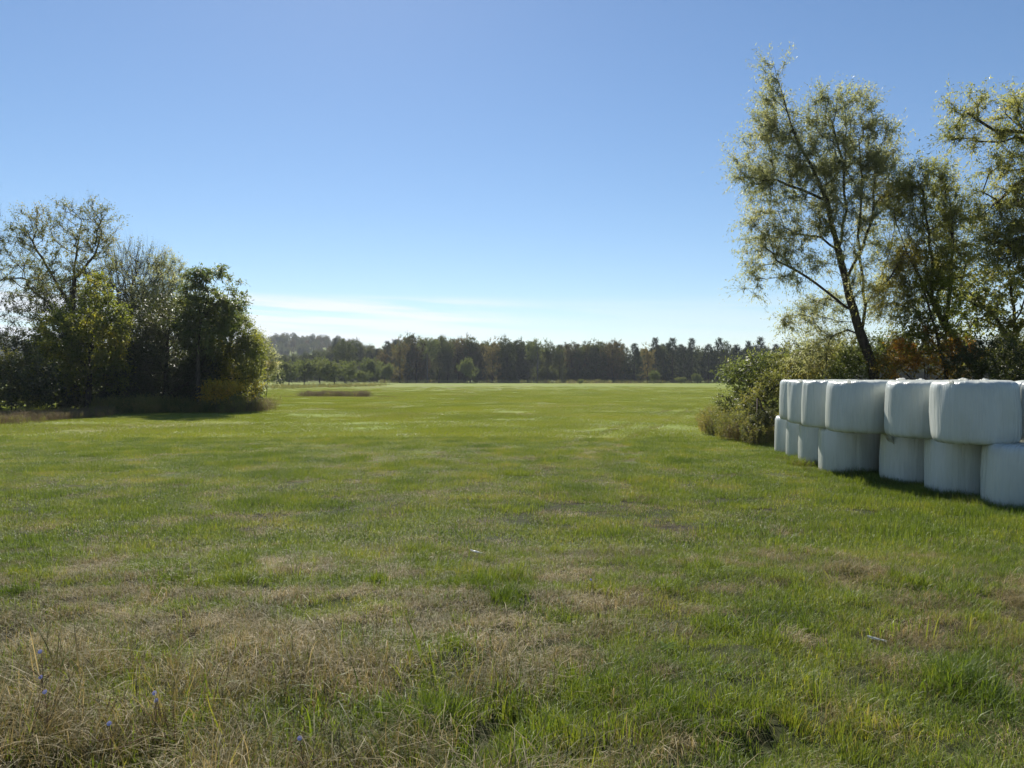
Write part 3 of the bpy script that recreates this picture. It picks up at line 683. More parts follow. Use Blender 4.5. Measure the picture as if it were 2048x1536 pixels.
px_tree('young_tree', 'yellow-tinged young tree in front of the dark vine-draped tree', 'tree', 27.5,
    [(1905, 820), (1890, 740), (1872, 660), (1850, 590)],
    [(1860, 600, 45, 45), (1895, 640, 45, 45), (1830, 650, 40, 35), (1850, 690, 50, 40), (1880, 540, 30, 40)],
    'yellowgreen', n_pts=190, trunk_r=.07, step=.35, clump=.55, nt_=5, nl=8, tl=.4, ll=.10, lw=.055, spread=.9)
SH = dict(nt_=6, nl=8, tl=.38, ll=.085, lw=.05, spread=1.0, up=.25)
def shrub(label, d, cx, blobs, mat, n, name='shrub', cat='shrub', r=.05, **kw):
    g = dict(SH); g.update(kw)
    ys = [b[1] for b in blobs]; stems = [[(cx, 860), (cx + 6, max(ys) - 4), (cx, np.mean(ys))]]
    kk = {k_: g.pop(k_) for k_ in list(g) if k_ in ('clump', 'shell', 'step', 'bare', 'bark', 'group', 'depth', 'upw')}
    kk.setdefault('clump', .5); kk.setdefault('step', .3)
    ex = [[(cx, 780), (b[0], b[1] + b[3] * .3)] for b in blobs]
    e = px_tree(name, label, cat, d, stems[0], blobs, mat, extra=ex, n_pts=n, trunk_r=r, **kk, **g)
    return e
shrub('orange and rust leaved shrub just behind the middle of the bales', 28, 1850, [(1850, 700, 60, 45), (1800, 725, 50, 40), (1900, 720, 50, 45)], 'autumn', 200)
shrub('green shrub at the foot of the tall leaning willow', 30, 1760, [(1790, 690, 35, 30), (1745, 715, 45, 40), (1700, 735, 40, 35)], 'broad', 200)
shrub('brownish thicket shrub behind the nearest bales at the frame edge', 27, 1990, [(1980, 720, 70, 45), (2050, 730, 60, 55), (1930, 735, 40, 35)], 'dark', 260)
shrub('olive shrub behind the far bales, left of the willow trunk', 32, 1640, [(1640, 725, 60, 40), (1590, 725, 45, 45), (1690, 710, 45, 40)], 'olive', 260, ll=.1, lw=.04)
shrub('grey-green glossy shrub reaching left over the field beside the stack', 35, 1510, [(1475, 748, 38, 24), (1530, 735, 48, 26), (1560, 760, 50, 36), (1510, 780, 40, 26), (1452, 736, 18, 10), (1600, 738, 40, 30)], 'broad', 340, ll=.13, lw=.06, tl=.5)
shrub('olive shrub with rusty tips in front of the grey-green one, by the far bales', 29, 1530, [(1520, 810, 35, 26), (1545, 770, 26, 24), (1490, 830, 28, 18)], 'olive', 150, ll=.08, lw=.04)
shrub('dark low shrub on the grass at the far end of the bale stack', 27, 1515, [(1515, 858, 27, 22), (1530, 838, 20, 18)], 'dark', 120, ll=.06, lw=.03, tl=.22)
shrub('small leafy shrub poking up from the weeds, furthest left of the hedge', 33, 1452, [(1452, 800, 26, 15), (1470, 815, 26, 18), (1455, 832, 24, 16)], 'broad', 70, ll=.08, lw=.04, tl=.3)

# tall weeds as stuff
def weed_src(mat, h, n, seed, leaf=.07, lw=.012, stems=9, rad=.25, head=True):
    rg = np.random.default_rng(seed); VV, FF, RR, o = [], [], [], 0
    b = blades(stems, rad, h * .6, h, .05, .5, 4, .010, .014, mat, rbase=(.5, 1)); VV.append(b[0]); FF.append(np.concatenate([b[1]])); RR.append(b[2]); o = len(b[0])
    # leaves as triangles along each stem
    per = b[0].reshape(stems, -1, 3); C, A = [], []
    for s in per:
        lo, hi = s[0], s[-1]
        for q in rg.random(n):
            q2 = .15 + .85 * q
            c = lo + (hi - lo) * q2 + np.array([0, 0, .06 * h * math.sin(q2 * 3.1)]); C.append(c)
            a = rg.normal(size=3); a[2] = abs(a[2]) * .5 + .15; A.append(a)
    C = np.array(C); A = unit(np.array(A)); m = len(C); Lf = leaf * (.5 + rg.random(m))[:, None]; Sd = unit(np.cross(A, rg.normal(size=(m, 3)))) * lw
    T = np.stack([C - Sd * .6, C + A * Lf * .5 + Sd, C + A * Lf, ], 1).reshape(-1, 3)
    VV.append(T); FF.append(np.arange(3 * m).reshape(m, 3) + o); RR.append(rg.random(m))
    return mesh_np('weed', np.concatenate(VV), np.concatenate(FF), mat, np.concatenate(RR))
wsrc = [weed_src(MT['weed'], .95, 46, 1), weed_src(MT['weed'], .8, 40, 2), weed_src(MT['brown_weed'], .85, 36, 3, .05, .010), weed_src(MT['brown_weed'], .6, 30, 4, .05, .009), weed_src(MT['weed'], .6, 40, 5, .06, .014)]
def weeds(label, quad, n, idxs, smin, smax, name='tall_weeds', wig=1.0):
    """quad: list of (x,y) world corners of a strip, bilinear"""
    a, b, c, d = [np.array(q, float) for q in quad]; u = rng.random(n)[:, None]; v = rng.random(n)[:, None]
    p = (a * (1 - u) + b * u) * (1 - v) + (d * (1 - u) + c * u) * v
    p += rng.normal(size=p.shape) * .15 * wig
    keep = fbm(p[:, 0] / .9, p[:, 1] / .9, 131, 2) > .33; p = p[keep]; n = len(p)
    s = smin + (smax - smin) * (0.5 * rng.random(n) + .5 * fbm(p[:, 0] / 1.5, p[:, 1] / 1.5, 141, 2))
    scatter(name, label, np.stack([p[:, 0], p[:, 1], ground_z(p[:, 0], p[:, 1])], 1), np.stack([rng.normal(size=n) * .1, rng.normal(size=n) * .1, rng.random(n) * 6.28], 1),
            np.stack([s, s, s], 1), np.array(idxs)[rng.integers(0, len(idxs), n)], wsrc, 'weeds')
def Gp(px, d): return ((px - 1024) / FPX * d, d)
weeds('tall goldenrod and weeds at the hedge foot beside the far bales', [Gp(1405, 31), Gp(1540, 26.0), Gp(1600, 34), Gp(1430, 43)], 760, [0, 0, 1, 4, 2], .9, 1.5)
weeds('dry brown weeds along the foot of the left thicket', [Gp(-30, 38), Gp(205, 47.5), Gp(210, 52), Gp(-30, 46)], 1000, [2, 3, 3, 2, 4], .35, 1.15, 'dry_weeds', 3.5)
weeds('rusty weeds at the right foot of the left thicket', [Gp(450, 52), Gp(528, 55), Gp(525, 66), Gp(440, 60)], 520, [2, 3, 4, 1], .4, 2.0, 'dry_weeds', 4)
weeds('dark undergrowth along the front of the left thicket', [Gp(200, 50.5), Gp(470, 53), Gp(470, 58), Gp(200, 56)], 900, [4, 1, 0], .5, 1.9, 'undergrowth', 3)
weeds('low strip of weeds across the far left of the field', [Gp(540, 165), Gp(745, 200), Gp(770, 235), Gp(530, 215)], 900, [1, 4, 4, 0], .5, 1.7, 'weeds', 12)
weeds('raised patch of weeds left uncut in the middle of the field', [Gp(608, 103), Gp(728, 98), Gp(722, 100.5), Gp(622, 105)], 900, [4, 2, 2, 3], .35, 1.6, 'weed_patch', 5)
weeds('straggling low weeds and rubble right of the uncut patch', [Gp(560, 97), Gp(800, 93), Gp(790, 97), Gp(560, 102)], 520, [2, 3, 4], .12, .42, 'weed_patch', 7)
weeds('reddish weeds along the foot of the far treeline', [Gp(1090, 264), Gp(1290, 264), Gp(1290, 285), Gp(1090, 285)], 260, [2, 1, 3, 0], .6, 2.2, 'dry_weeds', 25)
weeds('low weeds at the foot of the far woods', [Gp(760, 285), Gp(1500, 285), Gp(1500, 292), Gp(760, 292)], 900, [2, 1, 4, 0], 1.2, 2.2, 'weeds')

# ------------------------------------------------------------------ left thicket
MD = dict(nt_=5, nl=8, tl=.75, ll=.17, lw=.085, spread=.9, up=.3)
sh2 = lambda label, d, cx, blobs, mat, n, **kw: shrub(label, d, cx, blobs, mat, n, **{**dict(ll=.17, lw=.10, tl=.55, nt_=6, nl=9, step=.6, clump=.3), **kw})
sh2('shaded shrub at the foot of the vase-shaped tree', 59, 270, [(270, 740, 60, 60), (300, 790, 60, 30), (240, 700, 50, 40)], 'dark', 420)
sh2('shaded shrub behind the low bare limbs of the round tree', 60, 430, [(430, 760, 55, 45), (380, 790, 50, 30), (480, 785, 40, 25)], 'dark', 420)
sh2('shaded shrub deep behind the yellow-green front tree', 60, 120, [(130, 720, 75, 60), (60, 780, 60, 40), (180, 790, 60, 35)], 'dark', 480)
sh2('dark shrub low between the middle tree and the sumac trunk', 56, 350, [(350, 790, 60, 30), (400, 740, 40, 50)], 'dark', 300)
px_tree('bare_tree', 'bare-branched tree leaning in from the left frame edge', 'tree', 52,
    [(-70, 840), (-70, 700), (-60, 600), (-40, 500)],
    [(-30, 440, 45, 55), (-60, 500, 60, 60), (0, 545, 40, 60), (-10, 620, 60, 60), (-90, 600, 60, 80), (20, 690, 45, 40)],
    'olive', n_pts=370, trunk_r=.2, step=.6, clump=.5, bare=.8, nt_=4, nl=4, tl=.8, ll=.14, lw=.05, up=.8, spread=.5)
px_tree('walnut_tree', 'tall thin-leaved tree with bare limbs, highest of the left thicket', 'tree', 61,
    [(135, 835), (140, 700), (146, 620), (150, 540), (158, 480), (165, 440)],
    [(65, 445, 34, 30), (120, 430, 26, 28), (178, 420, 38, 26), (215, 455, 24, 40), (165, 470, 55, 35), (95, 490, 60, 40), (30, 500, 42, 50), (50, 560, 60, 40), (190, 520, 50, 40), (130, 560, 70, 40)],
    'olive', extra=[[(146, 620), (110, 560), (75, 500), (50, 450)], [(150, 560), (190, 510), (210, 450)], [(140, 660), (90, 600), (40, 560)]],
    n_pts=520, trunk_r=.26, step=.6, expo=.62, clump=.55, bare=.12, nt_=5, nl=8, tl=.8, ll=.17, lw=.07, up=.55, spread=.7)
px_tree('bare_tree', 'vase-shaped tree of bare upright twigs behind the thicket', 'tree', 64,
    [(262, 835), (262, 720), (262, 650), (265, 600)],
    [(255, 520, 42, 38), (300, 525, 40, 34), (230, 560, 45, 40), (325, 560, 30, 40), (275, 570, 70, 50)],
    'olive', n_pts=560, trunk_r=.20, step=.6, clump=.3, bare=.6, upw=1.2, nt_=5, nl=5, tl=.9, ll=.14, lw=.06, up=1.3, spread=.35)
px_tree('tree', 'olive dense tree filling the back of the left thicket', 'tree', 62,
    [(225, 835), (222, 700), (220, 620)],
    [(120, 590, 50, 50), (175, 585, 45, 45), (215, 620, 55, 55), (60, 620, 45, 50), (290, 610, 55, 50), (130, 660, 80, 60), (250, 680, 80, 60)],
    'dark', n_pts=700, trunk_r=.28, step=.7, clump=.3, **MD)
px_tree('willow_tree', 'soft grey-green domed willow behind the dark middle of the thicket', 'tree', 63,
    [(325, 835), (328, 700), (330, 620)],
    [(335, 545, 32, 40), (315, 590, 50, 50), (365, 600, 40, 50), (290, 640, 50, 60), (350, 660, 60, 60)],
    'willow', n_pts=560, trunk_r=.25, step=.6, clump=.25, nt_=6, nl=10, tl=.9, ll=.17, lw=.05, droop=.35, up=.3, spread=.7)
px_tree('boxelder_tree', 'yellow-green leafy tree at the front left of the thicket', 'tree', 53,
    [(175, 835), (178, 760), (182, 700), (190, 640)],
    [(195, 590, 28, 38), (215, 650, 42, 45), (160, 640, 45, 35), (120, 670, 50, 40), (95, 720, 40, 45), (200, 700, 55, 45), (235, 665, 25, 35), (160, 740, 70, 45), (225, 745, 35, 35)],
    'yellowgreen', n_pts=640, trunk_r=.2, step=.5, clump=.48, nt_=5, nl=10, tl=.62, ll=.17, lw=.10, spread=.9, up=.15)
px_tree('tree', 'dark grey-green tree in the middle of the left thicket', 'tree', 55,
    [(330, 835), (332, 760), (335, 700), (340, 640)],
    [(330, 640, 55, 45), (285, 690, 45, 55), (360, 700, 60, 60), (310, 750, 65, 50), (380, 760, 55, 45), (270, 770, 50, 40), (395, 650, 35, 50)],
    'dark', extra=[[(332, 790), (370, 770), (420, 735), (450, 700)]],
    n_pts=760, trunk_r=.24, step=.5, clump=.32, **{**MD, 'lw': .07})
px_tree('sumac_tree', 'tree with big drooping compound leaves sticking out of the top right of the thicket', 'tree', 54,
    [(398, 835), (396, 760), (396, 700), (402, 640), (418, 590)],
    [(395, 558, 28, 20), (440, 548, 30, 14), (475, 575, 20, 16), (470, 610, 22, 20), (405, 600, 45, 30), (400, 660, 50, 45), (440, 640, 35, 30)],
    'broad', extra=[[(402, 640), (440, 600), (470, 580)], [(402, 640), (392, 590), (390, 555)], [(418, 590), (440, 550)]],
    n_pts=250, trunk_r=.16, step=.5, clump=.45, shell=.45, nt_=7, nl=9, tl=.75, ll=.24, lw=.085, droop=.55, up=.5, spread=.8)
px_tree('tree', 'round yellow-green tree on the sunny right side of the thicket, with low bare limbs', 'tree', 57,
    [(400, 835), (405, 790), (420, 740), (440, 690)],
    [(455, 640, 36, 36), (480, 675, 38, 45), (500, 715, 32, 50), (470, 730, 50, 45), (430, 700, 40, 50), (490, 765, 40, 28), (440, 770, 45, 25)],
    'yellowgreen', extra=[[(405, 790), (450, 760), (490, 755), (515, 765)], [(420, 740), (460, 700), (490, 670)]],
    n_pts=800, trunk_r=.15, step=.5, clump=.32, nt_=6, nl=9, tl=.6, ll=.13, lw=.07, spread=.9, up=.2)
def sh2(label, d, cx, blobs, mat, n, **kw):
    return shrub(label, d, cx, blobs, mat, n, **{**dict(ll=.15, lw=.08, tl=.5, nt_=5, nl=8, step=.5), **kw})
sh2('small bright yellow shrub under the round tree at the right of the thicket', 53, 440, [(445, 778, 38, 12), (425, 792, 26, 10)], 'yellow', 110, tl=.4)
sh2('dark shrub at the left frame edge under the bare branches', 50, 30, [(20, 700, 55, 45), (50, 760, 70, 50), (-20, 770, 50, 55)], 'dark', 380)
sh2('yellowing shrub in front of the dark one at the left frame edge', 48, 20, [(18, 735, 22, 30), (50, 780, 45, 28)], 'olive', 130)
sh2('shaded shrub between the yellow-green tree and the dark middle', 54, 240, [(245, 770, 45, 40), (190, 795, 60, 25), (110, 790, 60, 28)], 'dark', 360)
sh2('grey-green sapling tree half hidden behind the right edge of the thicket', 88, 532, [(530, 720, 18, 26), (540, 745, 14, 20), (520, 690, 14, 20)], 'willow', 130, ll=.25, lw=.09, tl=.9, name='sapling', cat='tree')

# ------------------------------------------------------------------ far woods
def proto_tree(kind, H, W, seed, mat, n=120, leaf=.42):
    """tree of height H and crown width W standing at the origin"""
    if kind == 'pine':
        tips, limbs = [], [[(0, 0, 0), (0, 0, H * .5), (0.1, 0, H)]]
        for z in np.linspace(.08, .98, n // 7):
            r = W * .5 * (1 - z) ** .7 * (1.0 + .2 * rng.random()) + .25
            for q in range(7):
                a_ = rng.random() * 6.28; rr = r * (.55 + .5 * rng.random()); tips.append((rr * math.cos(a_), rr * math.sin(a_), z * H + rr * .12))
        bl = [(np.array([0, 0, H * .6]), W / 3, W / 3, H * .3)]
        return build_tree('x', '', '', (0, 0, 0), limbs, bl, mat, n_pts=10, pts_extra=np.array(tips), trunk_r=.26, step=1.5, mesh_only=True,
                          nt_=6, nl=7, tl=1.1, ll=leaf, lw=leaf * .42, up=.05, spread=.8, bark='bark', wob=.05, clump=.1)
    bl = []
    if kind == 'tall':      # woodland edge tree, long bole
        for q in range(7):
            a_ = rng.random() * 6.28; rr = W * .20 * rng.random() ** .5; z = H * (.28 + .42 * q / 6)
            bl.append((np.array([rr * math.cos(a_), rr * math.sin(a_), z]), W * (.26 + .10 * rng.random()), W * .30, H * .14))
        for q in range(3):
            a_ = rng.random() * 6.28; bl.append((np.array([W * .14 * math.cos(a_), W * .14 * math.sin(a_), H * (.80 - .06 * q)]), W * .27, W * .27, H * .16))
        for q in range(3):
            a_ = rng.random() * 6.28; bl.append((np.array([W * .28 * math.cos(a_), W * .28 * math.sin(a_), H * (.10 + .12 * rng.random())]), W * .22, W * .22, H * .10))
    elif kind == 'thin':
        for q in range(7):
            a_ = rng.random() * 6.28; rr = W * .25 * rng.random() ** .5
            bl.append((np.array([rr * math.cos(a_), rr * math.sin(a_), H * (.5 + .4 * rng.random())]), W * .22, W * .22, H * .12))
    else:                   # round
        for q in range(9):
            a_ = rng.random() * 6.28; rr = W * .27 * rng.random() ** .5
            bl.append((np.array([rr * math.cos(a_), rr * math.sin(a_), H * (.38 + .36 * rng.random())]), W * .24, W * .26, H * .2))
    limbs = [[(0, 0, 0), (W * .02, 0, H * .4), (-W * .02, W * .02, H * .8)]]
    return build_tree('x', '', '', (0, 0, 0), limbs, bl, mat, n_pts=n, trunk_r=H * .014, step=1.4, mesh_only=True, clump=.25, shell=.75,
                      nt_=5, nl=12, tl=1.25 if kind != 'round' else 1.0, ll=leaf * .85, lw=leaf * .55, up=.2, spread=1.0, bark='bark_grey' if kind == 'thin' else 'bark')
PT = {
    'green1': proto_tree('tall', 20, 10, 1, MT and 'far_a', 260), 'green2': proto_tree('tall', 20, 12, 2, 'far_a', 280),
    'rust1': proto_tree('tall', 20, 11, 3, 'far_b', 250), 'rust2': proto_tree('tall', 20, 12, 4, 'far_b', 260), 'tan': proto_tree('tall', 20, 9, 5, 'far_c', 120),
    'thin': proto_tree('thin', 20, 10, 6, 'far_e', 90), 'pine1': proto_tree('pine', 20, 9, 7, 'far_d', 190), 'pine2': proto_tree('pine', 20, 10, 8, 'far_d', 190),
    'round1': proto_tree('round', 10, 12, 9, 'far_e', 200), 'round2': proto_tree('round', 10, 11, 10, 'far_e', 190)}
FIRST = set()
def far_tree(kind, px, top, d, label, group=None, name='tree', wscale=1.0):
    x, y = Gp(px, d); z = gz(x, y); H0 = 10. if kind.startswith('round') else 20.
    H = EYE + (HOR - top) / FPX * d - z; s = H / H0 / 1.02
    e = empty(name, (x, y, z - .05), label, 'tree', group); e.scale = (s * wscale, s * wscale, s); e.rotation_euler = (0, 0, rng.random() * 6.28)
    t, c, w = PT[kind]
    link('trunk', t, e); co = link('crown', c, e); tag(link('twigs', w, co), kind='stuff'); return e
prof = [(470, 706), (530, 704), (560, 700), (620, 694), (690, 672), (720, 680), (760, 682), (800, 665), (850, 662), (905, 663), (960, 666), (1000, 669), (1040, 668), (1075, 664), (1110, 674), (1150, 677), (1200, 672), (1230, 672), (1255, 690), (1300, 680), (1345, 675), (1400, 682), (1440, 680), (1480, 682), (1520, 674), (1560, 686), (1700, 684), (1800, 682), (1900, 685)]
ppx = [p[0] for p in prof]; ppy = [p[1] for p in prof]
special = {800: ('tan', 'tall tan and gold tree standing proud of the far treeline'), 855: ('thin', 'pale thin-leaved tree with a rounded top rising above the far treeline'),
           1075: ('thin', 'tall pale-topped tree above the middle of the far treeline'), 1225: ('rust2', 'broad rusty-topped tree where the far treeline steps down to the pines'),
           1345: ('pine1', 'pointed pine standing above the right part of the far treeline'), 1520: ('pine2', 'largest dark pine, near the grey-green shrub on the right'),
           690: ('green2', 'dark tree forming a bump in the far woods above the round willows'), 985: ('tan', 'orange-brown tree in the middle of the far treeline'), 1295: ('tan', 'yellowish tree among the pines on the right of the far treeline')}
kinds_l = ['green1', 'green2', 'green1', 'pine2', 'pine1']; kinds_m = ['green1', 'green2', 'rust2', 'green1', 'rust1', 'green2', 'green1']; kinds_r = ['pine1', 'green2', 'pine2', 'green1', 'pine2', 'pine1']
SHORT = {800: 'tall tan tree', 855: 'pale thin tree', 1075: 'tall pale-topped tree', 1225: 'broad rusty tree', 1345: 'pointed pine', 1520: 'largest dark pine', 690: 'bump in the far woods', 985: 'orange-brown tree', 1295: 'yellowish tree'}
LB = {'green': 'dark green broadleaf tree', 'rust': 'rust-brown tinged broadleaf tree', 'pine': 'dark pine', 'tan': 'tan leaved tree', 'thin': 'thin pale tree'}
px_ = 505.0; j = 0; used = set()
while px_ < 1830:
    sp = min(special, key=lambda q: abs(q - px_))
    if abs(sp - px_) < 13 and sp not in used:
        used.add(sp); far_tree(special[sp][0], sp, float(np.interp(sp, ppx, ppy)), 289 + rng.random() * 5, special[sp][1])
    else:
        seg = 'left' if px_ < 780 else ('middle' if px_ < 1245 else 'right')
        kk = {'left': kinds_l, 'middle': kinds_m, 'right': kinds_r}[seg]; kd = kk[rng.integers(0, len(kk))]
        base = kd.rstrip('12'); top = float(np.interp(px_, ppx, ppy)) + rng.random() * 20 - 5
        dd = (360 if seg == 'left' else 292) + rng.random() * 16
        near_s = min(special, key=lambda q: abs(q - px_)); sd_ = 'left' if px_ < near_s else 'right'; lab_ = '%s %s to the %s of the %s' % (['narrow', 'wide', 'tall'][j % 3] , LB[base], sd_, SHORT[near_s]); j += 1
        far_tree(kd, px_, top, dd, lab_, '%ss near the %s' % (LB[base], SHORT[near_s]), 'pine_tree' if base == 'pine' else 'tree', [.75, 1.15, .9][(j - 1) % 3])
    px_ += 15 + 10 * rng.random()
mids = [(578, 716, 205, 'round1', 'round willow furthest left of the far willow clump, beside the thicket', 1.0), (608, 712, 215, 'round2', 'round willow with a dark trunk, second in the far willow clump', 1.0),
        (640, 710, 222, 'round1', 'tallest round willow in the middle of the far willow clump', 1.05), (668, 714, 210, 'round2', 'silvery willow leaning right in the far willow clump', 1.1), (694, 718, 232, 'round1', 'pale upright willow at the right end of the far willow clump', .75),
        (728, 738, 240, 'round2', 'low round bush between the willow clump and the treeline', 1.0), (748, 712, 262, 'round1', 'domed green tree standing before the dark woods, left of the tan tree', .95), (770, 722, 255, 'round2', 'green tree touching the domed one, at the left foot of the tan tree', .7),
        (935, 712, 280, 'round1', 'dark green round tree low in the middle treeline', .7), (1308, 738, 255, 'round2', 'dark round bush at the foot of the pines', .9), (1395, 745, 262, 'round1', 'dark rounded bush at the right foot of the pines', 1.0),
        (1362, 752, 262, 'round2', 'pale flat bush between two dark bushes below the pines', 1.6), (556, 735, 190, 'round2', 'low green tree just showing past the right edge of the thicket', .8), (1160, 757, 235, 'round1', 'small pale bush alone at the field edge before the dark trees', 1.0)]
for px0, top, d, kd, lab, ws in mids:
    far_tree(kd, px0, top, d, lab, None, 'willow_tree' if 'willow' in lab.split(' ')[:4] else 'tree', ws)
# woods behind as a mass, and the wooded hill
def woods(name, label, pts, s, idx, srcs):
    n = len(pts); scatter(name, label, pts, np.stack([np.zeros(n), np.zeros(n), rng.random(n) * 6.28], 1), np.stack([s, s, s], 1), idx, srcs, 'woods')
crowns = [PT['round1'][1]]
for kx in ('green1', 'green2', 'rust1', 'pine1', 'pine2'):
    crowns.append(PT[kx][1])
n = 900; a_ = rng.random(n) * 2.4 - 1.2; r_ = 304 + rng.random(n) ** 1.2 * 110
x, y = r_ * np.tan(a_) * .9, r_; x = np.clip(x, -560, 560)
left = x / y * FPX + 1024 < 760; y = np.where(left, y + 60, y)
topy = np.interp(x / y * FPX + 1024, ppx, ppy) + 10
s = (EYE + (HOR - topy) / FPX * y + .1) / 20.5 * (0.82 + .2 * rng.random(n))
right = x / y * FPX + 1024 > 1250
woods('distant_woods', 'mass of trees filling the woods behind the far treeline', np.stack([x, y, ground_z(x, y)], 1), s,
      np.where(right, rng.integers(1, 6, n), np.where(rng.random(n) < .85, rng.integers(1, 4, n), 4)), crowns)
n = 700; x = (rng.random(n) * 2 - 1) * 330; y = 297 + rng.random(n) * 25
woods('understorey', 'low bushes filling the shade beneath the far treeline', np.stack([x, y, ground_z(x, y) - .6], 1), .45 + .35 * rng.random(n), rng.integers(0, 1, n), [proto_tree('round', 10, 11, 12, 'far_a', 150)[1]])
hu = np.linspace(-1, 1, 60); hv = np.linspace(0, 1, 26)
def hill(cx, cy_, w, d, h, label, ntree, s0):
    U, Vv = np.meshgrid(hu, np.linspace(-1, 1, 30)); X = cx + U * w; Y = cy_ + Vv * d
    f = np.clip(1 - U ** 2, 0, 1) ** 1.3 * np.clip(1 - Vv ** 2, 0, 1) ** 1.2
    Z = -0.6 + h * f * (0.85 + .3 * fbm(U * 3, Vv * 3, 5, 3))
    V = np.stack([X, Y, Z], -1).reshape(-1, 3); i = np.arange(29)[:, None] * 60 + np.arange(59)[None, :]
    F = np.stack([i, i + 1, i + 61, i + 60], -1).reshape(-1, 4)
    tag(link('hill', mesh_np('hill', V, F, MT['ground'], smooth=True)), label, None, None, 'structure')
    u = rng.random(ntree) * 1.9 - .95; v = rng.random(ntree) * 1.3 - .95
    f = np.clip(1 - u ** 2, 0, 1) ** 1.3 * np.clip(1 - v ** 2, 0, 1) ** 1.2
    z = -0.6 + h * f * (0.85 + .3 * fbm(u * 3, v * 3, 5, 3))
    woods('hillside_woods', 'woods covering the distant hill', np.stack([cx + u * w, cy_ + v * d, z - 1], 1), s0 * (.75 + .4 * rng.random(ntree)), rng.integers(1, 4, ntree), crowns)
hill(-270, 900, 190, 170, 40, 'low wooded hill beyond the left of the field', 420, .85)
hill(-640, 900, 260, 180, 34, 'low wooded hill behind the left thicket', 300, 1.0)
hill(520, 800, 300, 150, 22, 'low wooded rise behind the right of the treeline', 300, .95)

# haze between the field and the hills
hm, ht = new_mat('haze'); pv = N(ht, 'ShaderNodeVolumePrincipled'); pv.inputs['Color'].default_value = (.80, .88, 1, 1); pv.inputs['Density'].default_value = 0.00014
pv.inputs['Anisotropy'].default_value = 0.3
ho = N(ht, 'ShaderNodeOutputMaterial'); ht.links.new(pv.outputs[0], ho.inputs['Volume'])
bx = np.array([[x_, y_, z_] for z_ in (-3, 75) for y_ in (-420, 4600) for x_ in (-3600, 3600)], float)
hz_ = link('haze', mesh_np('haze', bx, np.array([[0, 2, 3, 1], [4, 5, 7, 6], [0, 1, 5, 4], [2, 6, 7, 3], [0, 4, 6, 2], [1, 3, 7, 5]]), hm)); tag(hz_, 'thin pale haze over the whole field', 'haze', None, 'stuff')
# ------------------------------------------------------------------ small things in the near grass
def chicory(px, py, h, label, nfl=1, seed=0):
    """py: where the flower shows; the stem stands below it"""
    d = 3.0
    for _ in range(30):
        x = (px - 1024) / FPX * d; z = gz(x, d) + h; d += 0.6 * ((EYE - z) / ((py - HOR) / FPX) - d)
    x = (px - 1024) / FPX * d; g0 = gz(x, d); rg = np.random.default_rng(seed)
    e = empty('chicory_plant', (x, d, g0), label, 'flower', 'blue chicory in the near grass')
    st = [[(0, 0, -.02), (.01, 0, h * .5), (0, 0, h)]]
    tips = np.array([[0, 0, h]] + [[rg.normal() * .05, rg.normal() * .05, h * (.6 + .35 * rg.random())] for _ in range(7)])
    X, par, D, w, tp = grow(st, tips, .06, .1, .6)
    V, F = tubes(X, par, .0012 + .0010 * np.sqrt(w / w[0]), sides=lambda r: 4)
    link('stem', mesh_np('stem', V, F, MT['stalk'], smooth=True), e)
    for q in range(nfl):
        c = X[tp[q]] if q < len(tp) else tips[q]
        a = np.arange(14) * 2 * math.pi / 14 + rg.random(); tilt = .35
        A = np.stack([np.cos(a), np.sin(a) , .25 + 0 * a], 1); A = A @ np.array([[1, 0, 0], [0, math.cos(.9), math.sin(.9)], [0, -math.sin(.9), math.cos(.9)]])
        L = .0095 * (1 + .15 * rg.random(14))[:, None]; Sd = unit(np.cross(A, [0, -.8, .6])) * .0034
        Vq = np.stack([c + A * .001, c + A * L * .8 - Sd, c + A * L, c + A * L * .8 + Sd], 1).reshape(-1, 3)
        f = mesh_np('flower', Vq, np.arange(56).reshape(14, 4), MT['petal'], rg.random(14)); link('flower', f, e)
for q, (px0, py0, h, nf, lab) in enumerate([
        (78, 1305, .30, 2, 'blue chicory in the dry grass near the left edge, highest in view'), (87, 1386, .26, 1, 'blue chicory low at the left edge, below the highest one'),
        (307, 1388, .28, 2, 'pair of blue chicory flowers on a dark stem among straw'), (216, 1446, .24, 1, 'blue chicory flower above dark shade in the lower left'),
        (598, 1479, .22, 1, 'blue chicory flower by the rusty stalks near the bottom'), (1182, 1160, .12, 1, 'tiny blue chicory flower alone in the middle grass')]):
    chicory(px0, py0, h, lab, nf, q)
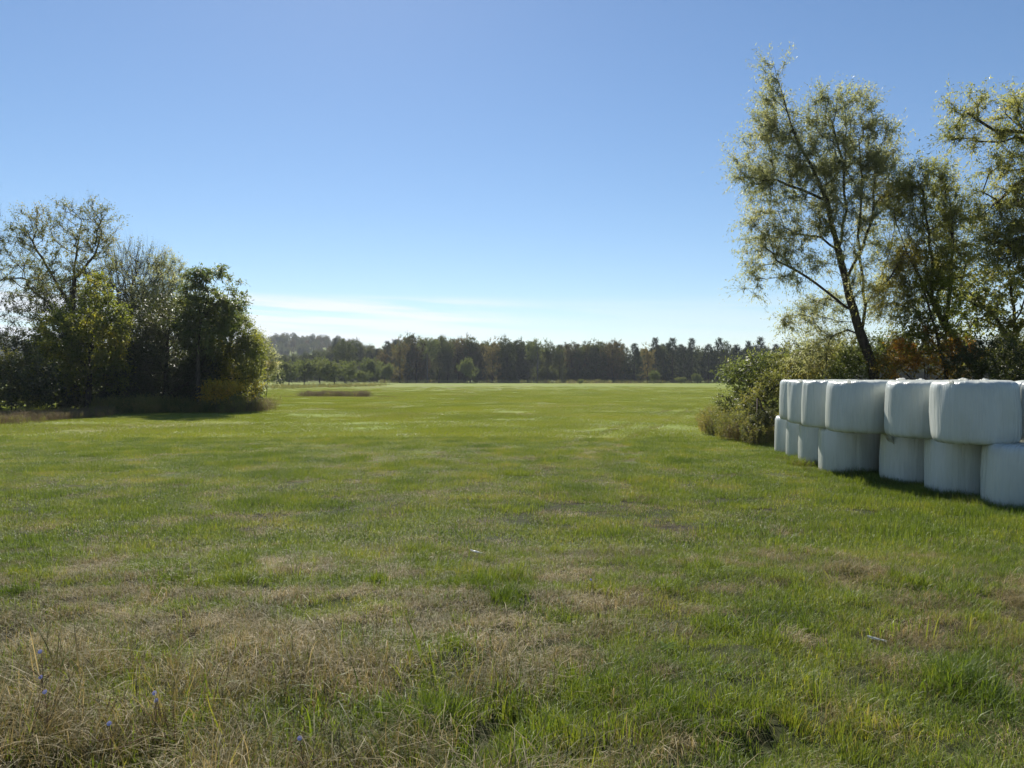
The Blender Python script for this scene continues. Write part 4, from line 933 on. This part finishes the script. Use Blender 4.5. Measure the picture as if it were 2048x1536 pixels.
def stalk_plant(px, py, h, label, n=5, seed=0, name='dry_stalk_weed', spread=.05):
    d = 3.0
    for _ in range(30):
        x = (px - 1024) / FPX * d; z = gz(x, d); d += .6 * ((EYE - z) / ((py - HOR) / FPX) - d)
    x = (px - 1024) / FPX * d; rg = np.random.default_rng(seed)
    e = empty(name, (x, d, gz(x, d)), label, 'weed', 'dry seed stalks in the near grass')
    hV, hF, o = [], [], 0
    for q in range(n):
        hh = h * (.7 + .35 * rg.random()); dx, dy = rg.normal() * spread, rg.normal() * spread
        t = np.linspace(0, 1, 7)[:, None]; line = np.concatenate([dx * t ** 1.4 + rg.normal(size=(7, 1)) * .002, dy * t ** 1.4, hh * t - .02], 1) + np.array([dx * .3, dy * .3, 0])
        V, F = tubes(line, np.arange(-1, 6), np.linspace(.0016, .0009, 7), sides=lambda r: 4)
        link('stalk', mesh_np('stalk', V, F, MT['stalk'], smooth=True), e)
        m = 26; s = .72 + .28 * rg.random(m); C = np.stack([np.interp(s, t[:, 0], line[:, i_]) for i_ in range(3)], 1)
        A = unit(rg.normal(size=(m, 3)) * .5 + np.array([0, 0, 1.])); V2, F2 = leaf_geo(C, A, np.full(m, .012), np.full(m, .004))
        link('seed_head', mesh_np('seed_head', V2, F2, MT['brown_weed'], rg.random(m) * .4), e)
stalk_plant(585, 1500, .52, 'tall thin rusty seed stalks standing up left of centre', 5, 1)
stalk_plant(350, 1530, .30, 'dark seed spikes near the bottom left, under the paired chicory', 6, 2)
stalk_plant(180, 1500, .26, 'short dark seed spikes near the left edge', 4, 3)
stalk_plant(40, 1535, .34, 'leaning dry stalks in the bottom left corner', 5, 4, spread=.09)
stalk_plant(620, 1530, .25, 'short rusty stalks at the bottom beside the chicory', 5, 5)
def broad_weed(px, py, label, r=.10, n=11, seed=0):
    d = 3.0
    for _ in range(30):
        x = (px - 1024) / FPX * d; z = gz(x, d) + .03; d += .6 * ((EYE - z) / ((py - HOR) / FPX) - d)
    x = (px - 1024) / FPX * d; rg = np.random.default_rng(seed); g0 = gz(x, d)
    e = empty('broadleaf_weed', (x, d, g0 + .015), label, 'weed', 'broad-leaved weeds in the near grass')
    for q in range(n):
        a = q * 2.4 + rg.normal() * .2; L = r * .8 * (.6 + .6 * rg.random()); w = L * .10; el = .35 + .6 * rg.random()
        rows = []
        for s in range(6):
            u = s / 5; c = np.array([math.cos(a) * L * u, math.sin(a) * L * u, L * (el * u - .55 * u * u) + .01]); ww = w * math.sin(math.pi * min(.97, .12 + .85 * u)) * (1 + .25 * math.sin(9 * u))
            sv_ = np.array([-math.sin(a), math.cos(a), 0]) * ww; rows += [c - sv_ + [0, 0, ww * .4], c, c + sv_ + [0, 0, ww * .4]]
        F = []
        for s in range(5):
            F += [(3 * s, 3 * s + 1, 3 * s + 4, 3 * s + 3), (3 * s + 1, 3 * s + 2, 3 * s + 5, 3 * s + 4)]
        link('leaf', mesh_np('leaf', np.array(rows), np.array(F), MT['broad_weed'], np.full(10, .35 + .3 * rg.random()), smooth=True), e)
for q, (px0, py0, lab, r_, n_) in enumerate([(40, 1440, 'bushy green weed in the bottom left corner', .16, 22), (70, 1520, 'green leafy weed at the bottom edge, left corner', .14, 18), (1330, 1300, 'jagged broad-leaved weed in the grass right of centre', .13, 12),
        (1170, 1290, 'bright small broad-leaved weed just right of centre', .09, 10), (420, 1530, 'light green weed at the bottom edge under the straw', .10, 12), (1450, 1345, 'low leafy weed beside a dark hollow on the right', .09, 10)]):
    broad_weed(px0, py0, lab, r_, n_, q)
def scrap(px, py, w, label, seed):
    d = 3.0
    for _ in range(30):
        x = (px - 1024) / FPX * d; z = gz(x, d) + .05; d += .6 * ((EYE - z) / ((py - HOR) / FPX) - d)
    x = (px - 1024) / FPX * d; m = film_mesh(w, seed)
    o = link('plastic_scrap', m); o.location = (x, d, gz(x, d) + .05); o.scale = (1.2, .28, .35); o.rotation_euler = (0.2, 0.1, -.5); tag(o, label, 'litter')
scrap(952, 1104, .13, 'sliver of white film lying in the grass at the centre', 5)
scrap(1755, 1279, .10, 'small white film scrap in the grass at lower right', 6)
print('TRIS', TRIS, 'LEAVES', LEAFN)
